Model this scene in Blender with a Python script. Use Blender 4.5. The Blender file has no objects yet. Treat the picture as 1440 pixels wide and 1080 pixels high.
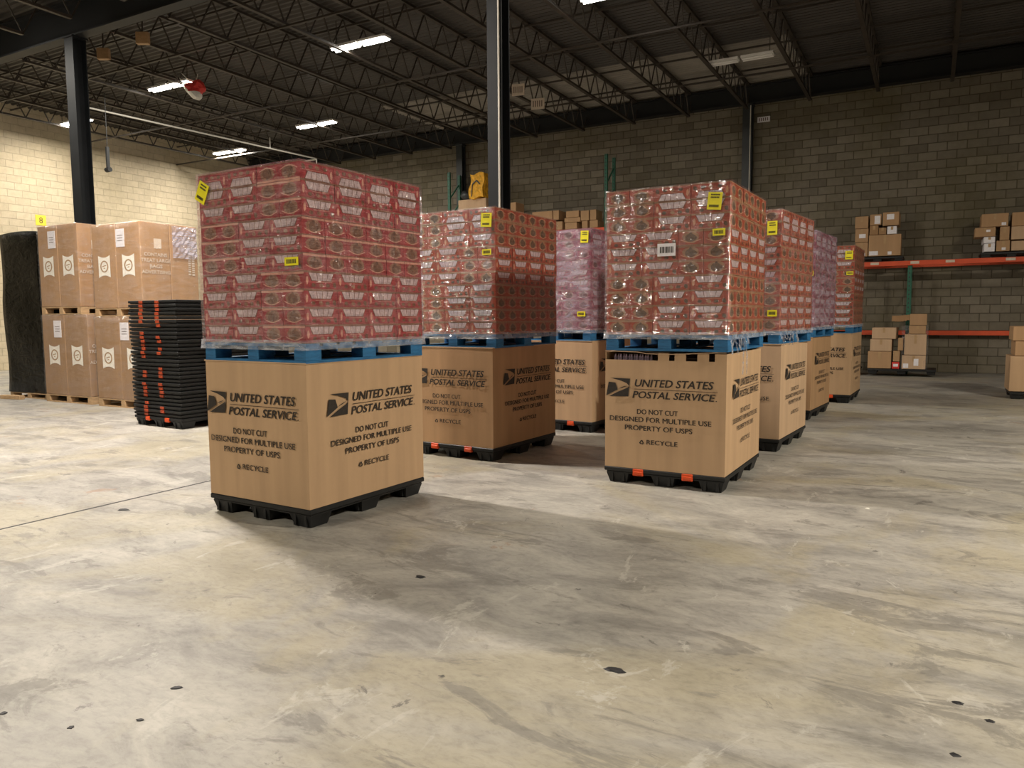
import bpy, bmesh, math, random
from mathutils import Vector, Matrix
random.seed(7)
SC = bpy.context.scene
COL = SC.collection
PI = math.pi

# ------------------------------------------------------------------ camera, world, exposure
F_PX, PITCH, ROLL, CAM_H, HEAD = 1058.34, .0892, -.0065, 1.4122, math.radians(29)
cam = bpy.data.cameras.new('camera'); camo = bpy.data.objects.new('camera', cam); COL.objects.link(camo)
cam.sensor_width = 36; cam.sensor_fit = 'HORIZONTAL'; cam.lens = F_PX * 36 / 1440
cam.clip_start = .05; cam.clip_end = 200
camo.matrix_world = (Matrix.Translation((0, 0, CAM_H)) @ Matrix.Rotation(HEAD, 4, 'Z')
                     @ Matrix.Rotation(PI / 2 - PITCH, 4, 'X') @ Matrix.Rotation(ROLL, 4, 'Z'))
SC.camera = camo
SC.view_settings.view_transform = 'Standard'; SC.view_settings.look = 'None'
SC.view_settings.gamma = 1; SC.view_settings.exposure = 0.75
world = bpy.data.worlds.new('world'); SC.world = world; world.use_nodes = True
world.node_tree.nodes['Background'].inputs[0].default_value = (.9, .85, .8, 1)
world.node_tree.nodes['Background'].inputs[1].default_value = .01

# every ceiling lamp: x, y, number of 1.2 m tubes segments, watts, colour
KEYC = (1, .90, .80); WARM = (1, .90, .74); NEUT = (1, .93, .82)
LAMPS = [  # (x, y, z, watts, colour, label)
    (-15.63, 11.93, 6.75, 150, NEUT, 'twin-tube strip lamp glowing in the roof beside the hanging red bundle'),
    (-20.70, 12.75, 6.75, 130, NEUT, 'glowing strip lamp half hidden behind the slim dark column by the left wall'),
    (-20.05, 17.40, 6.75, 190, NEUT, 'brightest strip lamp hanging low over the foremost load, near the far corner'),
    (-15.20, 16.25, 6.75, 110, NEUT, 'small glowing strip lamp above the white hanging pipe'),
    (-10.05, 12.03, 6.75, 90, NEUT, 'strip lamp with two bare glowing tubes, between the two dark columns'),
    (-4.75, 12.35, 6.75, 90, NEUT, 'strip lamp at the top edge lighting one joist silver-white'),
]
HIDDEN_LAMPS = [  # unseen lamps outside the frame: grid row first, then key placed from a shadow
    (-21.0, 8.2, 80, NEUT), (-15.6, 7.3, 130, NEUT), (-8.4, 5.2, 600, KEYC),
    (-6.5, -4.5, 450, WARM), (6.8, 5.4, 880, WARM), (3.0, -1.0, 60, WARM),  # off-grid fill lights, added to brighten load faces and floor
]

# ------------------------------------------------------------------ materials
def new_mat(name):
    m = bpy.data.materials.new(name); m.use_nodes = True
    nt = m.node_tree; b = nt.nodes['Principled BSDF']
    return m, nt, b
def N(nt, typ, **kw):
    n = nt.nodes.new(typ)
    for k, v in kw.items():
        if k in n.inputs.keys() if hasattr(n.inputs, 'keys') else False: n.inputs[k].default_value = v
        else: setattr(n, k, v)
    return n
def L(nt, a, b): nt.links.new(a, b)
def coords(nt, scale=(1, 1, 1), which='Object', rot=(0, 0, 0), loc=(0, 0, 0)):
    t = nt.nodes.new('ShaderNodeTexCoord'); m = nt.nodes.new('ShaderNodeMapping')
    m.inputs['Scale'].default_value = scale; m.inputs['Rotation'].default_value = rot; m.inputs['Location'].default_value = loc
    L(nt, t.outputs[which], m.inputs[0]); return m.outputs[0]
def noise(nt, vec, scale, detail=4, rough=.55, dist=0):
    n = nt.nodes.new('ShaderNodeTexNoise'); n.inputs['Scale'].default_value = scale
    n.inputs['Detail'].default_value = detail; n.inputs['Roughness'].default_value = rough
    n.inputs['Distortion'].default_value = dist
    L(nt, vec, n.inputs['Vector']); return n.outputs['Fac']
def ramp(nt, fac, stops):
    r = nt.nodes.new('ShaderNodeValToRGB'); el = r.color_ramp.elements
    while len(el) < len(stops): el.new(.5)
    for e, (p, c) in zip(el, stops):
        e.position = p; e.color = (c if len(c) == 4 else (*c, 1)) if isinstance(c, tuple) else (c, c, c, 1)
    L(nt, fac, r.inputs[0]); return r.outputs[0]
def mixc(nt, fac, a, b, mode='MIX'):
    m = nt.nodes.new('ShaderNodeMix'); m.data_type = 'RGBA'; m.blend_type = mode
    if isinstance(fac, (int, float)): m.inputs[0].default_value = fac
    else: L(nt, fac, m.inputs[0])
    for i, v in ((6, a), (7, b)):
        if isinstance(v, tuple): m.inputs[i].default_value = (*v[:3], 1)
        else: L(nt, v, m.inputs[i])
    return m.outputs[2]
def bump(nt, h, strength=.3, dist=.01):
    b = nt.nodes.new('ShaderNodeBump'); b.inputs['Strength'].default_value = strength; b.inputs['Distance'].default_value = dist
    L(nt, h, b.inputs['Height']); return b.outputs[0]
def simple(name, col, rough=.6, var=.15, scale=6, metallic=0, bmp=0, spec=.4, stretch=(1, 1, 1)):
    m, nt, b = new_mat(name)
    f = noise(nt, coords(nt, stretch), scale, 5)
    dk = tuple(c * (1 - var) for c in col); lt = tuple(min(1, c * (1 + var)) for c in col)
    L(nt, ramp(nt, f, [(.3, dk), (.7, lt)]), b.inputs['Base Color'])
    b.inputs['Roughness'].default_value = rough; b.inputs['Metallic'].default_value = metallic
    b.inputs['Specular IOR Level'].default_value = spec
    if bmp: L(nt, bump(nt, f, bmp), b.inputs['Normal'])
    return m

def cardboard(name, col, var=.1):
    m, nt, b = new_mat(name)
    fold = noise(nt, coords(nt, (5, 5, .35)), 1.6, 3)          # faint vertical crush marks of the board
    fine = noise(nt, coords(nt), 30, 5)
    dk = tuple(c * (1 - var) for c in col); lt = tuple(c * (1 + var * .7) for c in col)
    c1 = ramp(nt, fold, [(.35, dk), (.55, col), (.75, lt)])
    L(nt, mixc(nt, .1, c1, ramp(nt, fine, [(.3, dk), (.7, lt)])), b.inputs['Base Color'])
    b.inputs['Roughness'].default_value = .75; b.inputs['Specular IOR Level'].default_value = .25
    L(nt, bump(nt, fold, .25, .01), b.inputs['Normal'])
    return m

M = {}
M['board'] = cardboard('kraft_board', (.50, .335, .20))
M['board_dark'] = cardboard('kraft_board_dark', (.34, .20, .10))
M['board_mid'] = cardboard('kraft_board_mid', (.42, .26, .14))
M['board_pale'] = cardboard('kraft_board_pale', (.52, .36, .23))
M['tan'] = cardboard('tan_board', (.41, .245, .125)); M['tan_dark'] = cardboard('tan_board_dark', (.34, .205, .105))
M['tape'] = simple('parcel_tape', (.45, .30, .16), .25, .1)
M['ink'] = simple('black_ink', (.028, .022, .018), .7, .25, 40)
M['ink_faded'] = simple('faded_ink', (.10, .07, .05), .7, .2, 40)
M['black_plastic'] = simple('black_plastic', (.012, .013, .014), .5, .3, 12, spec=.35)
M['orange_plastic'] = simple('orange_plastic', (.62, .07, .012), .45, .15, 20)
M['clip_dull'] = simple('dull_orange_plastic', (.36, .050, .014), .5, .3, 20)  # darker, duller orange for clips of the tall pallet stack
M['blue_wood'] = simple('blue_painted_wood', (.018, .13, .30), .6, .35, 9, bmp=.2, stretch=(1, 1, 4))
M['raw_wood'] = simple('raw_wood', (.46, .31, .17), .75, .25, 10, bmp=.2, stretch=(1, 1, 5))
M['dark'] = simple('dark_inside', (.03, .02, .015), .9, .3)
M['steel_dark'] = simple('dark_painted_steel', (.030, .034, .036), .45, .2, 3)
M['steel_grey'] = simple('grey_painted_steel', (.011, .013, .015), .6, .2, 3, spec=.2)
M['joist'] = simple('joist_steel', (.045, .036, .028), .55, .25, 4)
M['joist_pale'] = simple('joist_grey_primer', (.09, .08, .07), .5, .2, 4)
M['beam_black'] = simple('beam_black', (.012, .013, .014), .6, .2, 2)
M['white_paint'] = simple('white_paint', (.75, .74, .72), .4, .05)
M['paper'] = simple('white_paper', (.78, .76, .80), .6, .08, 30)
M['yellow_paper'] = simple('yellow_paper', (.80, .72, .02), .5, .06, 20)
M['yellow_sign'] = simple('yellow_sign', (.85, .62, .06), .5, .04, 5)
M['yellow_cloth'] = simple('yellow_cloth', (.75, .38, .02), .6, .3, 12)
M['rack_orange'] = simple('rack_orange', (.62, .08, .025), .5, .12, 3)
M['rack_green'] = simple('rack_green', (.02, .12, .075), .5, .15, 3)
M['pipe_white'] = simple('pipe_white', (.6, .58, .52), .4, .08)
M['red_cloth'] = simple('red_cloth', (.65, .05, .04), .6, .2)
M['tray_white'] = simple('pale_plastic_packs', (.52, .42, .44), .3, .3, 45)
M['emblem_white'] = simple('emblem_white', (.85, .82, .74), .6, .08, 30)
M['emblem_brown'] = simple('emblem_brown', (.38, .24, .12), .6, .15, 20)
M['print_pale'] = simple('print_pale', (.62, .52, .42), .6, .1, 30)
M['chip'] = simple('tar_black', (.02, .02, .022), .6, .5, 60)
M['crumb'] = simple('pale_crumb', (.7, .68, .62), .6, .2, 60)
M['amber'] = simple('stack_label_blue', (.10, .10, .30), .5, .2)
M['bottle'] = simple('clear_wrapped_bottles', (.32, .25, .34), .15, .6, 25, spec=.8)

# carton prints
for k, body, edge, motif, line in (
        ('red', (.31, .024, .030), (.26, .12, .07), (.15, .060, .028), (.60, .30, .22)),
        ('orange', (.31, .042, .011), (.30, .15, .07), (.10, .050, .020), (.52, .25, .14)),
        ('plum', (.26, .04, .07), (.30, .14, .12), (.12, .05, .04), (.55, .30, .30))):
    M[k + '_body'] = simple(k + '_print', body, .5, .3, 16)
    M[k + '_edge'] = simple(k + '_kraft', edge, .65, .15, 30)
    M[k + '_motif'] = simple(k + '_motif', motif, .6, .35, 50)
    M[k + '_line'] = simple(k + '_line', line, .6, .1, 30)

def film(name, haze, tint, gloss=.30, bump_s=1.0, rough=.12, hazecol=(.75, .72, .76)):
    m, nt, b = new_mat(name); nt.nodes.remove(b)
    out = nt.nodes['Material Output']
    tr = nt.nodes.new('ShaderNodeBsdfTransparent'); tr.inputs[0].default_value = (*tint, 1)
    df = nt.nodes.new('ShaderNodeBsdfDiffuse'); df.inputs[0].default_value = (*hazecol, 1)
    gl = nt.nodes.new('ShaderNodeBsdfGlossy'); gl.inputs['Roughness'].default_value = rough
    gl.inputs[0].default_value = (1, 1, 1, 1)
    v1 = coords(nt, (1, 1, 2.2), rot=(.25, .35, 0)); v2 = coords(nt, (3.0, 3.0, 1.1), rot=(-.5, .3, 0))
    n1 = noise(nt, v1, 2.2, 3, .5, 1.6); n2 = noise(nt, v2, 3.2, 3, .55, 1.4)
    add = nt.nodes.new('ShaderNodeMath'); add.operation = 'ADD'; L(nt, n1, add.inputs[0]); L(nt, n2, add.inputs[1])
    n3 = noise(nt, coords(nt, (1, 1, 9), rot=(.12, .1, 0)), 2.2, 3, .5, .9); ad2 = nt.nodes.new('ShaderNodeMath'); ad2.operation = 'ADD'; L(nt, add.outputs[0], ad2.inputs[0]); L(nt, n3, ad2.inputs[1]); add = ad2
    bp = bump(nt, add.outputs[0], bump_s, .06)
    L(nt, bp, gl.inputs['Normal'])
    hz = noise(nt, coords(nt, (1, 1, 3.2), rot=(.2, -.2, 0)), 3.0, 6, .65, 1.2)
    mr = nt.nodes.new('ShaderNodeMapRange'); L(nt, hz, mr.inputs[0])
    mr.inputs[1].default_value = .42; mr.inputs[2].default_value = .74; mr.inputs[3].default_value = haze * .35; mr.inputs[4].default_value = min(.95, haze * 3.2)
    mx = nt.nodes.new('ShaderNodeMixShader'); L(nt, mr.outputs[0], mx.inputs[0]); L(nt, tr.outputs[0], mx.inputs[1]); L(nt, df.outputs[0], mx.inputs[2])
    lw = nt.nodes.new('ShaderNodeLayerWeight'); lw.inputs[0].default_value = .25; L(nt, bp, lw.inputs[1])
    ma = nt.nodes.new('ShaderNodeMath'); ma.operation = 'MULTIPLY_ADD'; L(nt, lw.outputs['Facing'], ma.inputs[0])
    ma.inputs[1].default_value = gloss; ma.inputs[2].default_value = gloss * .17
    m2 = nt.nodes.new('ShaderNodeMixShader'); L(nt, ma.outputs[0], m2.inputs[0]); L(nt, mx.outputs[0], m2.inputs[1]); L(nt, gl.outputs[0], m2.inputs[2])
    L(nt, m2.outputs[0], out.inputs[0]); return m
M['film'] = film('stretch_film', .022, (.98, .97, .98), .24)
M['film_pink'] = film('stretch_film_pink', .055, (.98, .95, .96), hazecol=(.80, .64, .68))
M['film_plum'] = film('stretch_film_plum', .22, (.94, .90, .96), hazecol=(.56, .46, .58))
M['film_thin'] = film('stretch_film_thin', .05, (.98, .98, .98), .10, .7)
M['film_thick'] = film('stretch_film_gathered', .22, (.95, .96, .99), .25, 1.0, .1, (.72, .76, .84))
M['film_lilac'] = film('stretch_film_lilac', .55, (.95, .94, .97), .3, 1.0, .15, (.62, .60, .72))

m, nt, b = new_mat('black_film')
v = coords(nt, (1, 1, 2)); f = noise(nt, v, 4, 6, .6, 1.5)
b.inputs['Base Color'].default_value = (.002, .0025, .002, 1); b.inputs['Roughness'].default_value = .14
b.inputs['Specular IOR Level'].default_value = .10
L(nt, bump(nt, f, .5, .05), b.inputs['Normal']); M['black_film'] = m

m, nt, b = new_mat('lamp_tube'); b.inputs['Base Color'].default_value = (1, 1, 1, 1)
b.inputs['Emission Color'].default_value = (1, .95, .86, 1); b.inputs['Emission Strength'].default_value = 14; M['tube'] = m

# floor
m, nt, b = new_mat('concrete_floor')
v = coords(nt); vs = coords(nt, (.55, 1.3, 1))
def loc(x, y, sx=1, sy=1, r=0): return coords(nt, (sx, sy, 1), loc=(x, y, 0), rot=(0, 0, r))
base = ramp(nt, noise(nt, v, .5, 6, .6), [(.36, (.23, .22, .20)), (.5, (.32, .305, .275)), (.64, (.42, .40, .355))])
mid = ramp(nt, noise(nt, loc(2, 5, .8, 1.5, .5), 1.9, 10, .68, .7), [(.36, (.17, .165, .155)), (.48, (.32, .31, .285)), (.54, (.38, .365, .33)), (.66, (.50, .48, .43))])
c = mixc(nt, .6, base, mid)
c = mixc(nt, ramp(nt, noise(nt, loc(-4, 9), .55, 8, .62, .6), [(.50, 0.0), (.60, .55)]), c, (.37, .33, .225))      # ochre areas
c = mixc(nt, ramp(nt, noise(nt, loc(7, 3, .7, 2.0, .5), 1.5, 11, .7, 1.0), [(.555, 0.0), (.60, .6), (.72, .75)]), c, (.18, .172, .155))  # grey smears
c = mixc(nt, ramp(nt, noise(nt, loc(1, -8, 1.6, .8, .3), 2.2, 11, .7, .8), [(.60, 0.0), (.64, .55)]), c, (.50, .485, .44))   # pale scuffs
c = mixc(nt, ramp(nt, noise(nt, loc(3, -6), 4.2, 9, .72, .6), [(.63, 0.0), (.67, .8)]), c, (.135, .13, .12))
c = mixc(nt, ramp(nt, noise(nt, loc(-9, 4), 1.3, 9, .7, .5), [(.66, 0.0), (.69, .5)]), c, (.30, .17, .10))           # rusty marks
c = mixc(nt, ramp(nt, noise(nt, loc(13, 2), 12, 4, .6, .3), [(.72, 0.0), (.75, .9)]), c, (.07, .068, .065))          # specks
c = mixc(nt, .45, c, ramp(nt, noise(nt, loc(0, 0, 1, 1.8, .4), 15, 10, .75, .4), [(.36, .62), (.5, 1.0), (.66, 1.18)]), 'MULTIPLY')
L(nt, c, b.inputs['Base Color'])
L(nt, ramp(nt, noise(nt, v, 1.4, 6), [(.3, .42), (.7, .62)]), b.inputs['Roughness']); b.inputs['Specular IOR Level'].default_value = .35
L(nt, bump(nt, noise(nt, v, 30, 8, .7), .12, .01), b.inputs['Normal']); M['floor'] = m

def block_wall(name, c1, c2, mortar, stain, along):
    m, nt, b = new_mat(name)
    t = nt.nodes.new('ShaderNodeTexCoord'); s = nt.nodes.new('ShaderNodeSeparateXYZ'); cb = nt.nodes.new('ShaderNodeCombineXYZ')
    L(nt, t.outputs['Object'], s.inputs[0]); L(nt, s.outputs[0 if along == 'x' else 1], cb.inputs[0]); L(nt, s.outputs[2], cb.inputs[1])
    br = nt.nodes.new('ShaderNodeTexBrick'); L(nt, cb.outputs[0], br.inputs['Vector'])
    br.inputs['Scale'].default_value = 1; br.inputs['Brick Width'].default_value = .406; br.inputs['Row Height'].default_value = .203
    br.inputs['Mortar Size'].default_value = .010; br.inputs['Mortar Smooth'].default_value = .3; br.inputs['Bias'].default_value = 0
    br.inputs['Color1'].default_value = (*c1, 1); br.inputs['Color2'].default_value = (*c2, 1); br.inputs['Mortar'].default_value = (*mortar, 1)
    st = ramp(nt, noise(nt, t.outputs['Object'], .45, 6, .6, .4), [(.42, 0.0), (.75, .55)])
    c = mixc(nt, st, br.outputs[0], stain)
    c = mixc(nt, .45, c, ramp(nt, noise(nt, t.outputs['Object'], 7, 7, .65), [(.3, .72), (.6, 1.05)]), 'MULTIPLY')
    L(nt, c, b.inputs['Base Color']); b.inputs['Roughness'].default_value = .9; b.inputs['Specular IOR Level'].default_value = .15
    inv = nt.nodes.new('ShaderNodeMath'); inv.operation = 'SUBTRACT'; inv.inputs[0].default_value = 1; L(nt, br.outputs['Fac'], inv.inputs[1])
    L(nt, bump(nt, inv.outputs[0], .8, .012), b.inputs['Normal']); return m
M['wall_grey'] = block_wall('grey_block_wall', (.225, .20, .158), (.145, .128, .10), (.095, .082, .062), (.105, .09, .035), 'x')
M['wall_cream'] = block_wall('cream_block_wall', (.62, .53, .38), (.54, .46, .33), (.47, .40, .29), (.50, .42, .26), 'y')
m, nt, b = new_mat('steel_deck')
L(nt, ramp(nt, noise(nt, coords(nt), .6, 6), [(.35, (.040, .034, .029)), (.65, (.062, .054, .047))]), b.inputs['Base Color'])
b.inputs['Roughness'].default_value = .55; b.inputs['Metallic'].default_value = .1; M['deck'] = m
M['deck_pale'] = simple('white_steel_deck', (.26, .235, .20), .5, .15, 2)

# ------------------------------------------------------------------ geometry helpers
class MB:
    def __init__(self): self.v = []; self.f = []; self.m = []
    def quad(self, pts, mi=0):
        n = len(self.v); self.v += [tuple(p) for p in pts]; self.f.append(tuple(range(n, n + len(pts)))); self.m.append(mi)
    def box(self, x0, y0, z0, x1, y1, z1, mi=0, taper=None):
        n = len(self.v); a = taper or 0
        self.v += [(x0 + a, y0 + a, z0), (x1 - a, y0 + a, z0), (x1 - a, y1 - a, z0), (x0 + a, y1 - a, z0),
                   (x0, y0, z1), (x1, y0, z1), (x1, y1, z1), (x0, y1, z1)]
        for q in ((0, 3, 2, 1), (4, 5, 6, 7), (0, 1, 5, 4), (1, 2, 6, 5), (2, 3, 7, 6), (3, 0, 4, 7)):
            self.f.append(tuple(n + i for i in q)); self.m.append(mi)
        return self
    def bar(self, p, q, w, h=None, mi=0):
        h = h or w; p = Vector(p); q = Vector(q); d = (q - p).normalized()
        up = Vector((0, 0, 1)) if abs(d.z) < .99 else Vector((1, 0, 0))
        s = d.cross(up).normalized() * (w / 2); u = s.cross(d).normalized() * (h / 2); n = len(self.v)
        for e in (p, q):
            self.v += [tuple(e - s - u), tuple(e + s - u), tuple(e + s + u), tuple(e - s + u)]
        for k in ((0, 1, 2, 3), (7, 6, 5, 4), (0, 4, 5, 1), (1, 5, 6, 2), (2, 6, 7, 3), (3, 7, 4, 0)):
            self.f.append(tuple(n + i for i in k)); self.m.append(mi)
    def tube(self, p, q, r, seg=8, mi=0):
        p = Vector(p); q = Vector(q); d = (q - p).normalized(); up = Vector((0, 0, 1)) if abs(d.z) < .99 else Vector((1, 0, 0))
        s = d.cross(up).normalized(); u = s.cross(d).normalized(); n = len(self.v)
        for e in (p, q):
            for i in range(seg):
                a = 2 * PI * i / seg; self.v.append(tuple(e + s * r * math.cos(a) + u * r * math.sin(a)))
        for i in range(seg):
            j = (i + 1) % seg; self.f.append((n + i, n + j, n + seg + j, n + seg + i)); self.m.append(mi)
        self.f.append(tuple(n + i for i in reversed(range(seg)))); self.m.append(mi)
        self.f.append(tuple(n + seg + i for i in range(seg))); self.m.append(mi)
    def add(self, me, mat):
        n = len(self.v); self.v += [tuple(mat @ v.co) for v in me.vertices]
        for p in me.polygons: self.f.append(tuple(n + i for i in p.vertices)); self.m.append(p.material_index)
    def mesh(self, name, mats, bevel=0):
        me = bpy.data.meshes.new(name); me.from_pydata(self.v, [], self.f)
        for mm in mats: me.materials.append(mm)
        me.polygons.foreach_set('material_index', self.m); me.update()
        if bevel:
            bm = bmesh.new(); bm.from_mesh(me)
            bmesh.ops.bevel(bm, geom=[e for e in bm.edges if len(e.link_faces) == 2], offset=bevel, segments=1, affect='EDGES', clamp_overlap=True)
            bm.to_mesh(me); bm.free()
        bm = bmesh.new(); bm.from_mesh(me); bmesh.ops.recalc_face_normals(bm, faces=bm.faces); bm.to_mesh(me); bm.free()
        return me
def obj(name, me, parent=None, loc=(0, 0, 0), rz=0, ry=0, rx=0):
    o = bpy.data.objects.new(name, me); COL.objects.link(o); o.parent = parent
    o.location = loc; o.rotation_euler = (rx, ry, rz); return o
def tag(o, label=None, cat=None, group=None, kind=None):
    if label: o['label'] = label
    if cat: o['category'] = cat
    if group: o['group'] = group
    if kind: o['kind'] = kind
    return o
def thing(name, label, cat, loc=(0, 0, 0), rz=0, group=None):
    return tag(obj(name, None, None, loc, rz), label, cat, group)
def copy_tree(o, parent=None):
    c = o.copy(); COL.objects.link(c); c.parent = parent
    for ch in list(o.children): copy_tree(ch, c)
    return c

_tc = {}
def text_mesh(s, mat, shear=0, bold=.012, width=None, cap=None, ch=1.0, depth=.0006):
    """flat lettering: x right, z up, front towards -y; scaled so that it is width wide and its capitals cap high"""
    cu = bpy.data.curves.new('t', 'FONT'); cu.body = s; cu.size = 1; cu.offset = bold; cu.shear = shear; cu.space_character = ch
    cu.resolution_u = 3
    o = bpy.data.objects.new('t', cu); COL.objects.link(o); bpy.context.view_layer.update()
    me = bpy.data.meshes.new_from_object(o.evaluated_get(bpy.context.evaluated_depsgraph_get()))
    bpy.data.objects.remove(o); bpy.data.curves.remove(cu)
    xs = [v.co.x for v in me.vertices]; ys = [v.co.y for v in me.vertices]
    x0, x1, y0, y1 = min(xs), max(xs), max(0, min(ys)), max(ys)
    if not any(c in 'QJ,' for c in s): y0 = min(ys)
    sx = width / (x1 - x0); sy = cap / (y1 - y0)
    for v in me.vertices: v.co = ((v.co.x - x0) * sx, -depth, (v.co.y - y0) * sy)
    me.materials.clear(); me.materials.append(mat)
    return me
def join_meshes(name, parts, mats):
    """parts: [(mesh, x, z)] or MB"""
    mb = MB()
    for me, x, z in parts:
        mb.add(me, Matrix.Translation((x, 0, z)))
        if name in ('title', 'lines'): mb.add(me, Matrix.Translation((x + .0022, -.0001, z + .0004)))
    me = bpy.data.meshes.new(name); me.from_pydata(mb.v, [], mb.f)
    for mm in mats: me.materials.append(mm)
    me.polygons.foreach_set('material_index', mb.m); me.update(); return me

# ------------------------------------------------------------------ the room
X0, X1, Y0, Y1, ZD = -22.8, 9.0, -9.0, 21.0, 7.42
def struct(name, me): return tag(obj(name, me), kind='structure')
struct('floor', MB().box(X0 - .3, Y0 - .3, -.2, X1 + .3, Y1 + .3, 0).mesh('floor', [M['floor']]))
struct('wall_back', MB().box(X0 - .3, Y1, 0, X1 + .3, Y1 + .3, 7.9).mesh('wall_back', [M['wall_grey']]))
struct('wall_left', MB().box(X0 - .3, Y0, 0, X0, Y1, 7.9).mesh('wall_left', [M['wall_cream']]))
struct('wall_right', MB().box(X1, Y0, 0, X1 + .3, Y1, 7.9).mesh('wall_right', [M['wall_grey']]))
struct('wall_front', MB().box(X0, Y0 - .3, 0, X1, Y0, 7.9).mesh('wall_front', [M['wall_grey']]))
# corrugated deck: real ribs that run along x
def deck(name, x0, x1, y0, y1, mat, z=ZD):
    mb = MB(); y = y0; p = .152; prof = [(0, 0), (.03, .038), (.085, .038), (.115, 0), (.152, 0)]
    while y < y1 - .01:
        for (a, za), (b, zb) in zip(prof, prof[1:]):
            ya, yb = y + a, min(y + b, y1 + .01)
            mb.quad([(x0, ya, z + za), (x1, ya, z + za), (x1, yb, z + zb), (x0, yb, z + zb)])
        y += p
    me = bpy.data.meshes.new(name); me.from_pydata(mb.v, [], mb.f); me.materials.append(mat); me.update(); return me
struct('ceiling', deck('ceiling', X0, X1, Y0, 17.55, M['deck']))
struct('ceiling_far', deck('ceiling_far', X0, -14.0, 17.55, Y1, M['deck']))
struct('ceiling_pale', deck('ceiling_pale', -14.0, -2.93, 17.55, Y1, M['deck_pale']))
struct('ceiling_end', deck('ceiling_end', -2.93, X1, 17.55, Y1, M['deck']))
struct('ceiling_roof', MB().box(X0 - .3, Y0 - .3, 7.6, X1 + .3, Y1 + .3, 7.8).mesh('roof', [M['beam_black']]))
# floor joint
struct('trim_1', MB().box(-5.466, Y0, 0, -5.444, Y1, .0015).mesh('joint', [M['chip']]))

def ibeam(x0, x1, y, z0, z1, w, mat):
    mb = MB(); t = .03
    mb.box(x0, y - w / 2, z0, x1, y + w / 2, z0 + t); mb.box(x0, y - .012, z0 + t, x1, y + .012, z1 - t)
    mb.box(x0, y - w / 2, z1 - t, x1, y + w / 2, z1)
    return mb.mesh('ibeam', [mat])
g = obj('roof_girder', ibeam(X0, 6, 8.8, 6.64, 7.28, .22, M['beam_black']))
tag(g, 'black steel girder crossing the roof above both dark columns', 'girder')
g = obj('roof_girder', ibeam(X0, X1, 20.72, 6.90, 7.36, .22, M['beam_black']))
tag(g, 'black steel girder running along the top of the grey block wall', 'girder')

# columns
def hcol(x, y, h, w, label, group=None, conduit=False, mat='steel_dark', rz=0):
    r = thing('steel_column', label, 'column', (x, y, 0), rz)
    mb = MB(); t = .018
    mb.box(-w / 2, -w / 2, 0, w / 2, -w / 2 + t, h); mb.box(-w / 2, w / 2 - t, 0, w / 2, w / 2, h); mb.box(-.008, -w / 2 + t, 0, .008, w / 2 - t, h)
    obj('shaft', mb.mesh('shaft', [M[mat]], 0), r)
    obj('base_plate', MB().box(-w * .7, -w * .7, 0, w * .7, w * .7, .02).mesh('base_plate', [M[mat]]), r)
    obj('cap_plate', MB().box(-w * .6, -w * .6, h - .03, w * .6, w * .6, h).mesh('cap_plate', [M[mat]]), r)
    if conduit:
        mb = MB(); mb.tube((w / 2 - .035, -w / 2 - .014, .3), (w / 2 - .035, -w / 2 - .014, h - .05), .013)
        obj('conduit', mb.mesh('conduit', [M['pipe_white']]), r)
    return r
hcol(-5.05, 8.8, 6.64, .215, 'tall grey steel column with a white conduit, rising behind the middle load', conduit=True, mat='steel_grey')
hcol(-14.15, 8.8, 6.64, .26, 'dark steel column rising behind the stacked tan carton pallets', mat='steel_grey')
hcol(-13.35, 20.8, 6.90, .22, 'black wall column beside the thin green rack upright')
hcol(-4.38, 20.8, 6.90, .24, 'black wall column with a small white sign beside its top', conduit=True)

# open-web joists
def joist_mesh(y0, y1, mat, z0=6.72, z1=7.38, web=.60):
    top = MB(); top.box(-.045, y0, z1 - .05, .045, y1, z1)
    bot = MB(); bot.box(-.04, y0 + .45, z0, .04, y1 - .35, z0 + .045)
    wb = MB(); n = int((y1 - y0 - .8) / web); st = (y1 - y0 - .8) / n; y = y0 + .45
    for i in range(n):
        a, bq, c = y + i * st, y + (i + .5) * st, y + (i + 1) * st
        wb.bar((0, a, z0 + .03), (0, bq, z1 - .03), .022); wb.bar((0, bq, z1 - .03), (0, c, z0 + .03), .022)
    wb.bar((0, y0 + .45, z0 + .03), (0, y0 + .05, z1 - .03), .022); wb.bar((0, y1 - .35, z0 + .03), (0, y1 - .05, z1 - .03), .022)
    return top.mesh('top_chord', [mat]), bot.mesh('bottom_chord', [mat]), wb.mesh('web', [mat])
JX = [-4.35 + 1.53 * k for k in range(-12, 7)]
jm = joist_mesh(8.75, 20.85, M['joist'])
TENS = ['twenty-' + q for q in ('first', 'second', 'third', 'fourth', 'fifth', 'sixth', 'seventh', 'eighth', 'ninth')]
ORD = ['first', 'second', 'third', 'fourth', 'fifth', 'sixth', 'seventh', 'eighth', 'ninth', 'tenth', 'eleventh', 'twelfth', 'thirteenth', 'fourteenth', 'fifteenth', 'sixteenth', 'seventeenth', 'eighteenth', 'nineteenth', 'twentieth'] + TENS + ['thirtieth']
for k, x in enumerate(JX):
    if x < X0 + .3 or x > 4: continue
    far = k - min(i for i, q in enumerate(JX) if q >= X0 + .3)
    r = thing('roof_joist', f'open-web steel roof joist between girder and grey wall, {ORD[far]} from the cream wall', 'joist', (x, 0, 0), 0, 'roof joists reaching the grey wall')
    obj('top_chord', jm[0], r); obj('bottom_chord', jm[1], r); obj('web', jm[2], r)
jm2 = joist_mesh(-1, 8.72, M['joist'])
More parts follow.
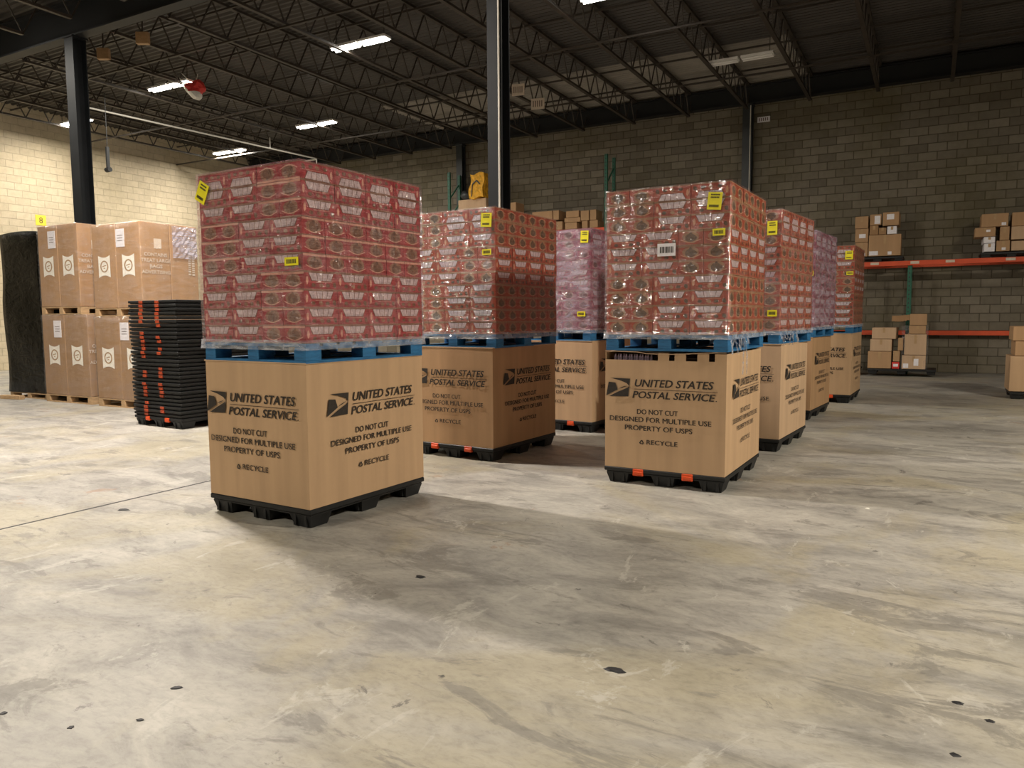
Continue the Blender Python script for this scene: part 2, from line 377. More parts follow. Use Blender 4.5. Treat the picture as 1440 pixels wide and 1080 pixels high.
for k, x in enumerate(JX):
    if x < X0 + .3 or x > -8.5: continue
    far = k - min(i for i, q in enumerate(JX) if q >= X0 + .3)
    r = thing('roof_joist', f'open-web steel joist on the near side of the girder, {ORD[far]} from the cream wall', 'joist', (x, 0, 0), 0, 'roof joists before the girder')
    obj('top_chord', jm2[0], r); obj('bottom_chord', jm2[1], r); obj('web', jm2[2], r)
for i, (y, z) in enumerate(((10.4, 7.30), (12.2, 7.30), (14.0, 7.30), (15.8, 7.30), (17.55, 7.30), (19.1, 7.30), (10.4, 6.70), (14.0, 6.70), (17.5, 6.70))):
    mb = MB(); mb.bar((X0 + .02, y, z - .03), (4.0, y, z - .03), .035)
    tag(obj('joist_bridging', mb.mesh('joist_bridging', [M['joist']])), f'thin steel bridging bar across the {"top" if z > 7 else "bottom"} chords of the joists, {ORD[(i if z > 7 else i - 6)]} beyond the near girder', 'bridging bar', 'bridging bars across the joists')

# lamps
def lamp(x, y, z, w, color, label, lit=True, hidden=False):
    r = thing('strip_lamp', label, 'lamp', (x, y, z), 0, 'strip lamps in the roof')
    for s in (-1, 1):
        hb = MB(); hb.box(s * .36 - .33, -.11, .045, s * .36 + .33, .11, .09); h = obj('housing', hb.mesh('housing', [M['white_paint']]), r)
        for t in (-.06, .06):
            tb = MB(); tb.tube((s * .36 - .31, t, .025), (s * .36 + .31, t, .025), .019, 8)
            obj('tube', tb.mesh('tube', [M['tube'] if lit else M['white_paint']]), h)
    for s in (-.6, .6):
        mb = MB(); mb.bar((s, 0, .09), (s, 0, .60), .012); obj('hanger', mb.mesh('hanger', [M['joist']]), r)
    if lit:
        ld = bpy.data.lights.new('strip_light', 'AREA'); ld.shape = 'RECTANGLE'; ld.size = 1.4; ld.size_y = .2; ld.energy = w; ld.color = color
        lo = bpy.data.objects.new('strip_light', ld); COL.objects.link(lo); lo.parent = r; lo.location = (0, 0, -.01)
    return r
for x, y, z, w, c, lb in LAMPS: lamp(x, y, z, w, c, lb)
lamp(-3.72, 16.75, 6.75, 0, WARM, 'unlit strip lamp hanging under the pale deck above the orange loads', lit=False)
for i, (x, y, w, c) in enumerate(HIDDEN_LAMPS):          # unseen; the same fixture is put round the added fill lights too
    lamp(x, y, 6.75, w, c, f'unseen added strip lamp outside the picture, {ORD[i]} of those hung before the girder')

# hanging pipe, boxes, red bundle, hook, signs
mb = MB(); z = 6.45
mb.tube((-17.8, 11.0, z), (-17.25, 18.4, z), .022); mb.tube((-17.25, 18.4, z), (-17.25, 18.4, z - .35), .02); mb.tube((-17.25, 18.4, z - .02), (-19.6, 18.4, z - .02), .02)
mb.tube((-17.38, 16.6, z), (-17.38, 16.6, 6.76), .014)
tag(obj('hanging_pipe', mb.mesh('hanging_pipe', [M['pipe_white']])), 'thin white pipe hung below the joists towards the far corner', 'pipe')
for (x, y, lb) in ((-13.3, 9.6, 'small square box fixed under the joists beyond the near girder'), (-14.75, 9.75, 'small square box fixed in the roof just beside the dark column top')):
    r = thing('junction_box', lb, 'box', (x, y, 6.72), .5, 'pale boxes under the roof')
    obj('casing', MB().box(-.12, -.05, -.10, .12, .05, .12).mesh('casing', [M['emblem_brown']], .01), r)
    obj('hanger', MB().box(-.01, -.01, .12, .01, .01, .68).mesh('hanger', [M['joist']]), r)
bm = bmesh.new(); bmesh.ops.create_icosphere(bm, subdivisions=3, radius=.19)
for v in bm.verts: v.co *= 1 + .38 * math.sin(14 * v.co.x + 3) * math.cos(17 * v.co.z + 9 * v.co.y) + random.uniform(-.10, .10)
me = bpy.data.meshes.new('bundle'); bm.to_mesh(me); bm.free(); me.materials.append(M['pipe_white']); me.materials.append(M['red_cloth'])
for p in me.polygons: p.material_index = 1 if p.center.z > -.05 and p.center.x > -.08 else 0
r = thing('hanging_bundle', 'crumpled red and white plastic bundle hanging beside a glowing strip lamp', 'bundle', (-14.55, 11.75, 6.48))
obj('plastic', me, r); mb = MB()
for a in range(4): mb.bar((0, 0, .1), (math.cos(a * 1.6) * .3 - .2, math.sin(a * 1.6) * .2, .35), .012)
obj('cord', mb.mesh('cord', [M['pipe_white']]), r)
r = thing('roof_hook', 'small dark hook hanging beside the slim column at the cream wall', 'hook', (-17.3, 11.4, 0))
mb = MB(); mb.bar((0, 0, 5.0), (0, 0, 5.5), .07, .05); obj('shank', mb.mesh('shank', [M['beam_black']]), r)
mb = MB(); mb.bar((0, 0, 5.5), (0, 0, 6.74), .012); obj('cable', mb.mesh('cable', [M['beam_black']]), r)
mb = MB(); mb.tube((-.07, 0, 4.97), (.07, 0, 4.97), .06); obj('hook_block', mb.mesh('hook_block', [M['beam_black']]), r)
def plate(name, x, y, z, w, h, label, cat, mat='print_pale', bars=True, rz=0, group=None):
    r = thing(name, label, cat, (x, y, z), rz, group)
    obj('panel', MB().box(-w / 2, 0, -h / 2, w / 2, .02, h / 2).mesh('panel', [M[mat]]), r)
    if bars:
        mb = MB()
        for i in range(5): mb.box(-w * .36 + i * w * .16, -.004, -h * .28, -w * .30 + i * w * .16, 0, h * .28)
        obj('marks', mb.mesh('marks', [M['ink_faded']]), r)
    return r
plate('roof_sign', -8.6, 15.9, 6.68, .30, .26, 'pale marked plate hung on a joist, upper of the two right of the grey column', 'sign', rz=.25, group='pale plates on the joists')
plate('roof_sign', -8.7, 17.1, 6.66, .34, .26, 'pale marked plate hung on a joist, lower of the two right of the grey column', 'sign', rz=.2, group='pale plates on the joists')
plate('wall_sign', -4.02, 20.97, 6.53, .32, .14, 'small white sign on the grey wall by the top of the black column', 'sign', 'paper')
r = thing('number_sign', 'yellow square sign with a black number 8 on the cream wall', 'sign', (X0 + .012, 12.85, 4.30), PI / 2)
obj('panel', MB().box(-.15, 0, -.15, .15, .012, .15).mesh('panel', [M['yellow_sign']], .004), r)
obj('numeral', text_mesh('8', M['ink'], 0, 0, .10, .17), r, (-.05, -.001, -.085))
r.rotation_euler = (0, 0, PI / 2)

# ------------------------------------------------------------------ pallets
def plastic_pallet_meshes(clips):
    W, D = 1.03, 1.23
    deckm = MB(); deckm.box(-W / 2, -D / 2, .098, W / 2, D / 2, .134)
    deckm.box(-W / 2 + .015, -D / 2 + .015, .080, W / 2 - .015, D / 2 - .015, .098)
    feet = []
    for fx in (-1, 0, 1):
        for fy in (-1, 0, 1):
            feet.append((fx * (W / 2 - .115), fy * (D / 2 - .115)))
    fm = MB(); fm.box(-.10, -.10, 0, .10, .10, .085, taper=.024)
    for s in (-.05, .05): fm.box(s - .012, -.101, .012, s + .012, -.088, .085); fm.box(s - .012, .088, .012, s + .012, .101, .085)
    cm = MB(); cm.box(-.045, -.006, .076, .045, .05, .132); cm.box(-.038, -.012, .086, .038, 0, .112)
    return deckm.mesh('deck', [M['black_plastic']], .006), fm.mesh('foot', [M['black_plastic']]), feet, cm.mesh('clip', [M['orange_plastic']], .003), W, D
PP = plastic_pallet_meshes(True)
def plastic_pallet(loc, rz, label, clips=True, group=None, feet=True):
    r = thing('plastic_pallet', label, 'pallet', loc, rz, group)
    obj('deck', PP[0], r)
    if feet:
        for x, y in PP[2]: obj('foot', PP[1], r, (x, y, 0))
    if clips:
        for x in (-.21, .21): obj('clip', PP[3], r, (x, -PP[5] / 2, 0))
    return r
def block_pallet(loc, rz, label, mat, group, W=1.02, D=1.22, H=.13):
    r = thing('wooden_pallet', label, 'pallet', loc, rz, group)
    bh = H - .038 - .018
    for x in (-W / 2 + .055, 0, W / 2 - .055):
        for y in (-D / 2 + .07, 0, D / 2 - .07):
            obj('block', _cached('blk' + mat + str(H), lambda: MB().box(-.055, -.07, .018, .055, .07, .018 + bh).mesh('block', [M[mat]], .002)), r, (x, y, 0))
    key = f'{mat}{W}{D}{H}'
    def bott():
        mb = MB()
        for y in (-D / 2, D / 2 - .10): mb.box(-W / 2, y, 0, W / 2, y + .10, .018)
        for x in (-W / 2, -.05, W / 2 - .10): mb.box(x, -D / 2 + .10, 0, x + .10, D / 2 - .10, .018)
        return mb.mesh('bottom_boards', [M[mat]])
    def topd():
        mb = MB()
        for x in (-W / 2, -.05, W / 2 - .10): mb.box(x, -D / 2, .018 + bh, x + .10, D / 2, .038 + bh)
        n = 8; w = .125; g = (D - n * w) / (n - 1)
        for i in range(n): mb.box(-W / 2, -D / 2 + i * (w + g), .038 + bh, W / 2, -D / 2 + i * (w + g) + w, H)
        return mb.mesh('deck_boards', [M[mat]])
    obj('bottom_boards', _cached('bb' + key, bott), r); obj('deck_boards', _cached('db' + key, topd), r)
    return r
_c = {}
def _cached(k, f):
    if k not in _c: _c[k] = f()
    return _c[k]

# ------------------------------------------------------------------ print on the bulk boxes
ink = M['ink']
def logo_mesh():
    ax, ay = (263, -40), (50, -243); o = (65, 455)
    det = ax[0] * ay[1] - ax[1] * ay[0]
    def nrm(p):
        dx, dy = p[0] - o[0], p[1] - o[1]
        a = (dx * ay[1] - dy * ay[0]) / det; b = (ax[0] * dy - ax[1] * dx) / det
        return (a * .20 + b * .036, -.0008, b * .153)
    P1 = [(115, 212), (232, 196), (350, 180), (328, 415), (215, 434), (100, 455), (210, 375), (322, 300), (334, 284), (333, 268), (310, 246), (230, 224)]
    P2 = [(98, 268), (178, 264), (205, 348), (67, 454)]
    P3 = [(207, 342), (262, 312), (300, 290), (318, 268), (300, 284), (255, 304)]
    mb = MB()
    for P in (P1, P2, P3): mb.quad([nrm(p) for p in P])
    me = bpy.data.meshes.new('logo'); me.from_pydata(mb.v, [], mb.f); me.materials.append(ink)
    bm = bmesh.new(); bm.from_mesh(me); bmesh.ops.triangulate(bm, faces=bm.faces, ngon_method='EAR_CLIP'); bm.to_mesh(me); bm.free()
    return me
LOGO = logo_mesh()
def bar_mesh(x0, z0, x1, z1):
    me = bpy.data.meshes.new('bar'); me.from_pydata([(x0, -.0006, z0), (x1, -.0006, z0), (x1, -.0006, z1), (x0, -.0006, z1)], [], [(0, 1, 2, 3)]); me.materials.append(ink); return me
def recycle_mesh(s=.038):
    mb = MB(); R = s * .58; cx, cz = s * .5, s * .36
    for k in range(3):
        a0 = PI / 2 + k * 2 * PI / 3; a1 = a0 + 2 * PI / 3
        p = Vector((cx + R * math.cos(a0), 0, cz + R * math.sin(a0))); q = Vector((cx + R * math.cos(a1), 0, cz + R * math.sin(a1)))
        d = (q - p); n = Vector((-d.z, 0, d.x)).normalized() * s * .085
        a, bq = p + d * .14, p + d * .72
        y = Vector((0, -.0006, 0))
        mb.quad([a - n + y, bq - n + y, bq + n + y, a + n + y])
        mb.quad([bq - n * 2.1 + y, p + d * .95 + y, bq + n * 2.1 + y])
    me = bpy.data.meshes.new('recycle'); me.from_pydata(mb.v, [], mb.f); me.materials.append(ink); return me
title = join_meshes('title', [(text_mesh('UNITED STATES', ink, .22, .010, .655, .062), .256, .828), (text_mesh('POSTAL SERVICE', ink, .22, .010, .690, .058), .236, .733),
                              (bar_mesh(0, 0, .69, .003), .252, .806), (text_mesh('.', ink, 0, .0, .008, .008), .930, .733)], [ink])
lines = join_meshes('lines', [(text_mesh('DO NOT CUT', ink, 0, 0, .348, .041), .277, .600), (text_mesh('DESIGNED FOR MULTIPLE USE', ink, 0, 0, .862, .041), .035, .534),
                              (text_mesh('PROPERTY OF USPS', ink, 0, 0, .574, .041), .171, .463), (text_mesh('RECYCLE', ink, 0, 0, .262, .038), .363, .350),
                              (recycle_mesh(), .300, .350)], [ink])
BX_W, BX_D, BX_H = 1.02, 1.22, .972
def sleeve_mesh(notched=False):
    """open board sleeve with slightly bowed walls; local origin at the centre of its base"""
    mb = MB(); nx, nz = (22, 10); t = .008
    def wall(p0, p1, nrm):
        g = []
        for j in range(nz + 1):
            row = []
            for i in range(nx + 1):
                u, w = i / nx, (j / nz if j == nz else j / (nz - 1) * .938)
                bow = .006 * math.sin(PI * u) * math.sin(PI * w) + .004 * (w ** 3) * math.sin(PI * u)
                x = p0[0] + (p1[0] - p0[0]) * u + nrm[0] * bow; y = p0[1] + (p1[1] - p0[1]) * u + nrm[1] * bow
                h = BX_H
                row.append((x, y, h * w))
            g.append(row)
        for j in range(nz):
            for i in range(nx):
                if notched and nrm == (0, -1) and j == nz - 1 and i in (0, 1, 2, 3, 4, 5, 6, 7, 8, 9, 12, 15, 16, 19): continue
                mb.quad([g[j][i], g[j][i + 1], g[j + 1][i + 1], g[j + 1][i]])
    a, b_ = BX_W / 2, BX_D / 2
    wall((-a, -b_), (a, -b_), (0, -1)); wall((a, -b_), (a, b_), (1, 0)); wall((a, b_), (-a, b_), (0, 1)); wall((-a, b_), (-a, -b_), (-1, 0))
    me = bpy.data.meshes.new('sleeve'); me.from_pydata(mb.v, [], mb.f); me.materials.append(M['board'])
    bm = bmesh.new(); bm.from_mesh(me); bmesh.ops.remove_doubles(bm, verts=bm.verts, dist=.0005); bmesh.ops.recalc_face_normals(bm, faces=bm.faces)
    bmesh.ops.solidify(bm, geom=bm.faces, thickness=t); bm.to_mesh(me); bm.free()
    for p in me.polygons: p.use_smooth = False
    return me
SLEEVE, SLEEVE_N = sleeve_mesh(), sleeve_mesh(True)
for q in (SLEEVE, SLEEVE_N): q.update()
def bulk_box(loc, rz, label, notched=False, faded=False, mat='board'):
    r = thing('cardboard_bulk_box', label, 'cardboard box', loc, rz, 'postal bulk boxes on black plastic pallets')
    me = SLEEVE_N if notched else SLEEVE
    if mat != 'board':
        me = me.copy(); me.materials[0] = M[mat]
    obj('sleeve', me, r)
    if not notched:
        obj('lid', _cached('lid', lambda: MB().box(-BX_W / 2 - .006, -BX_D / 2 - .008, BX_H + .001, BX_W / 2 + .008, BX_D / 2, BX_H + .009).mesh('lid', [M['board_pale']])), r)
    zoff = -.136; a, b_ = BX_W / 2, BX_D / 2
    for nm, me_ in (('printed_logo', LOGO), ('printed_title', title), ('printed_notice', lines)):
        dz = .742 if me_ is LOGO else 0
        o = obj(nm, me_, r, (-a + .012 + (.0 if me_ is not LOGO else 0), -b_ - .0115, zoff + dz))
        o2 = obj(nm, me_, r, (a + .0115, -b_ + .165, zoff + dz), PI / 2)
    return r

# ------------------------------------------------------------------ printed cartons
CL, CW, CH = .3055, .2035, .1165
def carton_mesh(style, decal=True):
    mb = MB(); l, w, h = CL / 2 - .0012, CW / 2 - .0012, CH - .0012
    mb.box(-l, -w, 0, l, w, h, 0)
    if decal:
        e = .0008
        def plane(side, pts, mi, off=e):
            out = []
            for s, z in pts:
                if side == '-y': out.append((s, -w - off, z))
                elif side == '+x': out.append((l + off, s, z))
                elif side == '-x': out.append((-l - off, -s, z))
            mb.quad(out, mi)
        def blob(side, cx, cz, rx, rz, mi, n=9, off=e, seed=0):
            rr = random.Random(seed)
            plane(side, [(cx + rx * math.cos(2 * PI * i / n) * rr.uniform(.8, 1.15), cz + rz * math.sin(2 * PI * i / n) * rr.uniform(.8, 1.15)) for i in range(n)], mi, off)
        # long side: kraft rim, print strip under the window with three small motifs, round mark
        plane('-y', [(-l, h - .006), (l, h - .006), (l, h), (-l, h)], 1)
        plane('-y', [(-l, 0), (l, 0), (l, .006), (-l, .006)], 1)
        for cx, s in ((-.07, 1), (0, 2), (.06, 3)): blob('-y', cx, .030, .020, .014, 1 if s == 2 else 2, seed=s)
        blob('-y', .122, .034, .017, .018, 2, seed=4); blob('-y', -.125, .06, .012, .03, 3, seed=8)
        plane('-y', [(-.05, .047), (.10, .050), (.10, .053), (-.05, .050)], 3)
        # ends: kraft band on top, mound motif in the middle, curved pale line below
        for sd in ('+x', '-x'):
            plane(sd, [(-w, h - .014), (w, h - .014), (w, h), (-w, h)], 3 if style == 'red' else 1)
            blob(sd, 0, .058, .066, .044, 1, 11, e, 5); blob(sd, 0, .056, .050, .033, 2, 9, e * 1.6, 6)
            plane(sd, [(-.018, .078), (.018, .078), (.006, .100), (-.006, .100)], 2, e * 1.8)
            pts = []
            for i in range(7): t = -1 + i / 3; pts.append((t * .080, .018 + .022 * abs(t) ** 1.6))
            for (a0, z0), (a1, z1) in zip(pts, pts[1:]): plane(sd, [(a0, z0), (a1, z1), (a1, z1 + .006), (a0, z0 + .006)], 3, e * 2.0)
            plane(sd, [(-w, 0), (w, 0), (w, .007), (-w, .007)], 1)
    me = bpy.data.meshes.new('carton_' + style); me.from_pydata(mb.v, [], mb.f)
    for s in ('body', 'edge', 'motif', 'line'): me.materials.append(M[f'{style}_{s}'])
    me.polygons.foreach_set('material_index', mb.m); me.update()
    return me
def window_mesh():
    mb = MB(); y = -CW / 2 - .0014; z0, z1 = .060, .108
    tw, bw = .112, .086; cuts = [-1, -.38, .12, .55, 1]
    for a, c in zip(cuts, cuts[1:]):
        g = .0022 / .1
        mb.quad([(bw * (a + g), y, z0), (bw * (c - g), y, z0), (tw * (c - g), y, z1), (tw * (a + g), y, z1)])
    mb.quad([(-bw * 1.04, y + .0004, z0 - .003), (bw * 1.04, y + .0004, z0 - .003), (tw * 1.04, y + .0004, z1 + .003), (-tw * 1.04, y + .0004, z1 + .003)], 1)
    me = bpy.data.meshes.new('window_cutout'); me.from_pydata(mb.v, [], mb.f); me.materials.append(M['tray_white']); me.materials.append(M['red_motif'])
    me.polygons.foreach_set('material_index', mb.m); me.update(); return me
CART = {s: carton_mesh(s) for s in ('red', 'orange', 'plum')}
PLAIN = {s: carton_mesh(s, False) for s in ('red', 'orange', 'plum')}
WIN = window_mesh()
# (x centre, y centre, kind, face, order): kind L = long side outward, E = end outward; corner carton is in both sides
def layer(kind):
    """cartons of one layer, local x from the far corner of the front (0) to the near corner (1.02), y back into the pallet"""
    L_, W_ = CL, CW; out = []
    if kind == 1:
        for j in range(4): out.append((3 * W_ + 2 * L_ + W_ * 0 - 0 if False else 2 * L_ + W_ + W_ / 2, j * L_ + L_ / 2, 'side', 1 + j, 'S', True))
        for i in range(2): out.append((L_ * i + L_ / 2, W_ / 2, 'front', 4 - i, 'F', True))
        for j in range(4): out.append((2 * L_ + W_ / 2, j * L_ + L_ / 2, 'front' if j == 0 else None, 2, 'S', False))
        for i in range(2):
            for j in range(1, 6): out.append((L_ * i + L_ / 2, W_ * j + W_ / 2, None, 0, 'F', False))
    else:
        for j in range(6): out.append((2 * W_ + 1.5 * L_, W_ * j + W_ / 2, 'side', 1 + j, 'F', j == 0))
        for j in range(6): out.append((2 * W_ + .5 * L_, W_ * j + W_ / 2, 'front' if j == 0 else None, 2, 'F', j == 0))
        for i in range(2):
            for j in range(4): out.append((W_ * i + W_ / 2, L_ * j + L_ / 2, 'front' if j == 0 else None, 4 - i, 'S', False))
    return out
LOADS = {  # name: box(x, y, yaw), stack(x, y, yaw), box top, stack bottom, top, style, pattern
    'A': ((-3.568, 3.650, 1.529), (-3.560, 3.641, 1.528), 1.245, 2.420, 'red', 1, 'foremost load'),
    'B': ((-3.664, 6.229, 1.505), (-3.640, 6.249, 1.525), 1.243, 2.449, 'orange', 2, 'load before grey column'),
    'C': ((-1.374, 5.934, 1.551), (-1.365, 5.911, 1.541), 1.258, 2.433, 'orange', 2, 'white-labelled load'),
    'D': ((-3.522, 8.340, 1.466), (-3.540, 8.330, 1.466), 1.245, 2.445, 'plum', 1, 'hazy load behind both'),
    'E': ((-1.312, 8.014, 1.500), (-1.340, 8.013, 1.450), 1.245, 2.470, 'orange', 1, 'second long-row load'),
    'F': ((-1.360, 10.663, 1.487), (-1.346, 10.664, 1.471), 1.245, 2.510, 'plum', 1, 'third long-row load'),
    'G': ((-1.066, 13.002, 1.533), (-1.063, 12.997, 1.533), 1.245, 2.490, 'orange', 2, 'last long-row load'),
}
BOXLABEL = {
    'A': 'tan postal bulk box under the foremost red load, print readable on both faces',
    'B': 'brown postal bulk box with a tape-shiny corner, under the load before the grey column',
    'C': 'tan postal bulk box with a gapped open top rim, under the white-labelled orange load',
    'D': 'tan postal bulk box with brown patches, half hidden behind two others, under hazy pink load',
    'E': 'pale postal bulk box under the second load of the long row',
    'F': 'tan postal bulk box under the hazy third load of the long row',
    'G': 'tan postal bulk box farthest back, under the last load of the long row',
}
POS = {('front', 1): 'at the near corner', ('front', 2): 'front second from corner', ('front', 3): 'front third from corner', ('front', 4): 'front fourth from corner',
       ('side', 1): 'at the near corner', ('side', 2): 'side second from corner', ('side', 3): 'side third from corner', ('side', 4): 'side fourth from corner', ('side', 5): 'side fifth from corner', ('side', 6): 'side sixth from corner'}
rest = {s: [] for s in ('red', 'orange', 'plum')}
count = 0
def corner_frame(x, y, yaw):
    """matrix whose origin is the near bottom corner, x along the front face, y back along the side"""
    return Matrix.Translation((x, y, 0)) @ Matrix.Rotation(yaw - PI / 2, 4, 'Z')
cand = []
for key in 'ACBDEGF':
    bx, st, z0, z1, style, pat, nm = LOADS[key]
    Fm = corner_frame(*st); ch = (z1 - z0) / 10
    rows = [1, 1, 1, 2, 2, 2, 1, 1, 1, 1] if pat == 1 else [2, 2, 2, 1, 1, 1, 2, 2, 2, 2]
    for row, kind in enumerate(rows):                      # row 0 is the top
        z = z1 - ch * (row + 1)
        lean = random.uniform(-.004, .004); lean2 = random.uniform(-.004, .004)
        for (cx, cy, side, order, ori, win) in layer(kind):
            x = cx - 5 * CW + lean + random.uniform(-.0015, .0015) + .0; y = cy + lean2 + random.uniform(-.0015, .0015) + .004
            rot = 0 if ori == 'F' else PI / 2
            Mx = Fm @ Matrix.Translation((x, y, z)) @ Matrix.Rotation(rot + random.uniform(-.006, .006), 4, 'Z')
            vis = side is not None
            if key == 'D' and vis and not (side == 'front' and order <= 3 or side == 'side' and order <= 2): vis = False
            if key == 'E' and vis and not (side == 'front' and order <= 2 or side == 'side'): vis = False
            cand.append((key, row, side, order, win, Mx, style, nm, vis, ch))
picked = {}
prio = lambda c: ('ACBDEGF'.index(c[0]), 0 if c[3] == 1 else 1, c[3])
vis = sorted([c for c in cand if c[8]], key=prio)[:300]
ids = set(id(c) for c in vis)
for c in cand:
    key, row, side, order, win, Mx, style, nm, v_, ch = c
    flip = row == 0
    S = Matrix.Diagonal((1, 1, ch / CH, 1))
    if flip: Mx = Mx @ Matrix.Translation((0, 0, ch)) @ Matrix.Rotation(PI, 4, 'Y')
    if id(c) in ids:
        o = bpy.data.objects.new('printed_carton', CART[style]); COL.objects.link(o); o.matrix_world = Mx @ S
        both = order == 1
        cname = {'red': 'red', 'orange': 'orange-red', 'plum': 'dull red'}[style]
        tag(o, f'{cname} carton, {ORD[row]} row down, {POS[(side, order)]}, in {nm}', 'carton', f'cartons of the {nm}')
        if win:
            w = bpy.data.objects.new('window_cutout', WIN); COL.objects.link(w); w.parent = o; w['label'] = 'pale trapezoid window cutout showing the packs inside'
    else:
        rest[style].append((CART[style] if (side and key in 'DEFG') else PLAIN[style], Mx @ S, win and side is not None))
mb = MB(); mats = []; off = {}
for s in ('red', 'orange', 'plum'):
    off[s] = len(mats); mats += [M[f'{s}_{q}'] for q in ('body', 'edge', 'motif', 'line')]
wi = len(mats); mats += [M['tray_white'], M['red_motif']]
for s in rest:
    for me, Mx, w in rest[s]:
        n = len(mb.m); mb.add(me, Mx)
        for i in range(n, len(mb.m)): mb.m[i] += off[s]
        if w:
            n = len(mb.m); mb.add(WIN, Mx)
            for i in range(n, len(mb.m)): mb.m[i] += wi
me = bpy.data.meshes.new('remaining_cartons'); me.from_pydata(mb.v, [], mb.f)
for q in mats: me.materials.append(q)
me.polygons.foreach_set('material_index', mb.m); me.update()
tag(obj('carton_filling', me), 'remaining small printed cartons deeper inside and at the back of the wrapped loads', 'cartons', None, 'stuff')

# ------------------------------------------------------------------ film around a load
def film_mesh(W, D, z0, z1, mat, off=.010, amp=.0014, seed=1, top=True, nx=26, nz=30, flare=.0):
    rr = random.Random(seed); mb = MB()
    corners = [(-W, 0), (0, 0), (0, D), (-W, D)]     # local: near corner is the origin, front runs to -x
    ring = []
    def seg(a, b_, n, nr):
        for i in range(n): t = i / n; ring.append((a[0] + (b_[0] - a[0]) * t, a[1] + (b_[1] - a[1]) * t, nr, math.sin(PI * t)))
    seg(corners[0], corners[1], nx, (0, -1)); seg(corners[1], corners[2], nx, (1, 0)); seg(corners[2], corners[3], nx // 2, (0, 1)); seg(corners[3], corners[0], nx // 2, (-1, 0))
    n = len(ring); base = len(mb.v)
    for j in range(nz + 1):
        w = j / nz; z = z0 + (z1 - z0) * w
        for i, (x, y, nr, s) in enumerate(ring):
            cxy = [(x + W / 2), (y - D / 2)]
            d = off + rr.uniform(-1, 1) * amp * (s > .05) + (flare * (1 - w) ** 3 if flare else 0)
            cor = off if s < .05 else 0
            ux, uy = (nr if s > .05 else (math.copysign(1, cxy[0]), math.copysign(1, cxy[1])))
            mb.v.append((x + ux * d, y + uy * d, z + (rr.uniform(-.004, .004) if 0 < j < nz else 0)))
    for j in range(nz):
        for i in range(n):
            a = base + j * n + i; b_ = base + j * n + (i + 1) % n
            mb.f.append((a, b_, b_ + n, a + n)); mb.m.append(0)
    if top: mb.f.append(tuple(base + nz * n + i for i in range(n))); mb.m.append(0)
    me = bpy.data.meshes.new('film'); me.from_pydata(mb.v, [], mb.f); me.materials.append(mat)
    me.polygons.foreach_set('use_smooth', [True] * (len(mb.f) - 1) + [False]) if top else me.polygons.foreach_set('use_smooth', [True] * len(mb.f))
    me.update(); return me
FILM = {'A': 'film_pink', 'B': 'film', 'C': 'film', 'D': 'film_plum', 'E': 'film_pink', 'F': 'film_plum', 'G': 'film'}
FL = {'A': 'clear crinkled stretch film around the foremost red carton load', 'B': 'clear stretch film around the orange load before the grey column',
      'C': 'clear stretch film with torn tails around the white-labelled orange load', 'D': 'hazy pinkish stretch film around the third load behind the column row',
      'E': 'pinkish stretch film around the second load of the long row', 'F': 'hazy purple stretch film around the third load of the long row', 'G': 'clear stretch film around the last load of the long row'}
for i, key in enumerate('ABCDEFG'):
    bx, st, z0, z1, style, pat, nm = LOADS[key]
    x, y, yaw = bx
    Fm = corner_frame(x, y, yaw); rz = yaw - PI / 2
    c = Fm @ Vector((-BX_W / 2, BX_D / 2, 0))
    plastic_pallet((c.x, c.y, 0), rz, f'black plastic pallet under the bulk box of the {nm}', clips=key != 'A', group='black pallets under the postal boxes')
    bulk_box((c.x, c.y, .136), rz, BOXLABEL[key], notched=(key == 'C'), mat={'B': 'board_mid', 'F': 'board_mid', 'E': 'board_pale'}.get(key, 'board'))
    Fs = corner_frame(*st); c2 = Fs @ Vector((-.51, .615, 0)); rz2 = st[2] - PI / 2
    block_pallet((c2.x, c2.y, z0 - .132), rz2, f'blue wooden block pallet carrying the {nm}', 'blue_wood', 'blue pallets on the postal boxes')
    r = obj('stretch_film', film_mesh(5 * CW, 4 * CL + .006, z0 + .002, z1 + .006, M[FILM[key]], seed=i + 3), None, st[:2] + (0,), rz2)
    tag(r, FL[key], 'plastic film', 'clear films around the carton loads')
    obj('gathered_hem', film_mesh(5 * CW, 4 * CL + .006, z0 - (.045 if key in 'AB' else .035), z0 + .022, M['film_thick'], off=.016, amp=.006, seed=i + 30, top=False, nz=4, flare=.004), r)
    if key in 'CE':                                  # film pulled down over the near corner, torn tails
        mb = MB(); rr = random.Random(i)
        for s in range(6):
            a = .03 + s * .2
            for w_ in range(2):
                p = Vector((.020 + rr.uniform(0, .01), a * .5 + .03 * w_, z0 - .03)); n = 6; ln = rr.uniform(.04, .12) if s != 4 or key != 'C' else .30
                for k in range(n):
                    q = p + Vector((rr.uniform(-.003, .006), rr.uniform(-.018, .018), -ln / n)); mb.bar(p, q, .010, .004); p = q
        obj('torn_tail', mb.mesh('torn_tail', [M['film_thick']]), r)
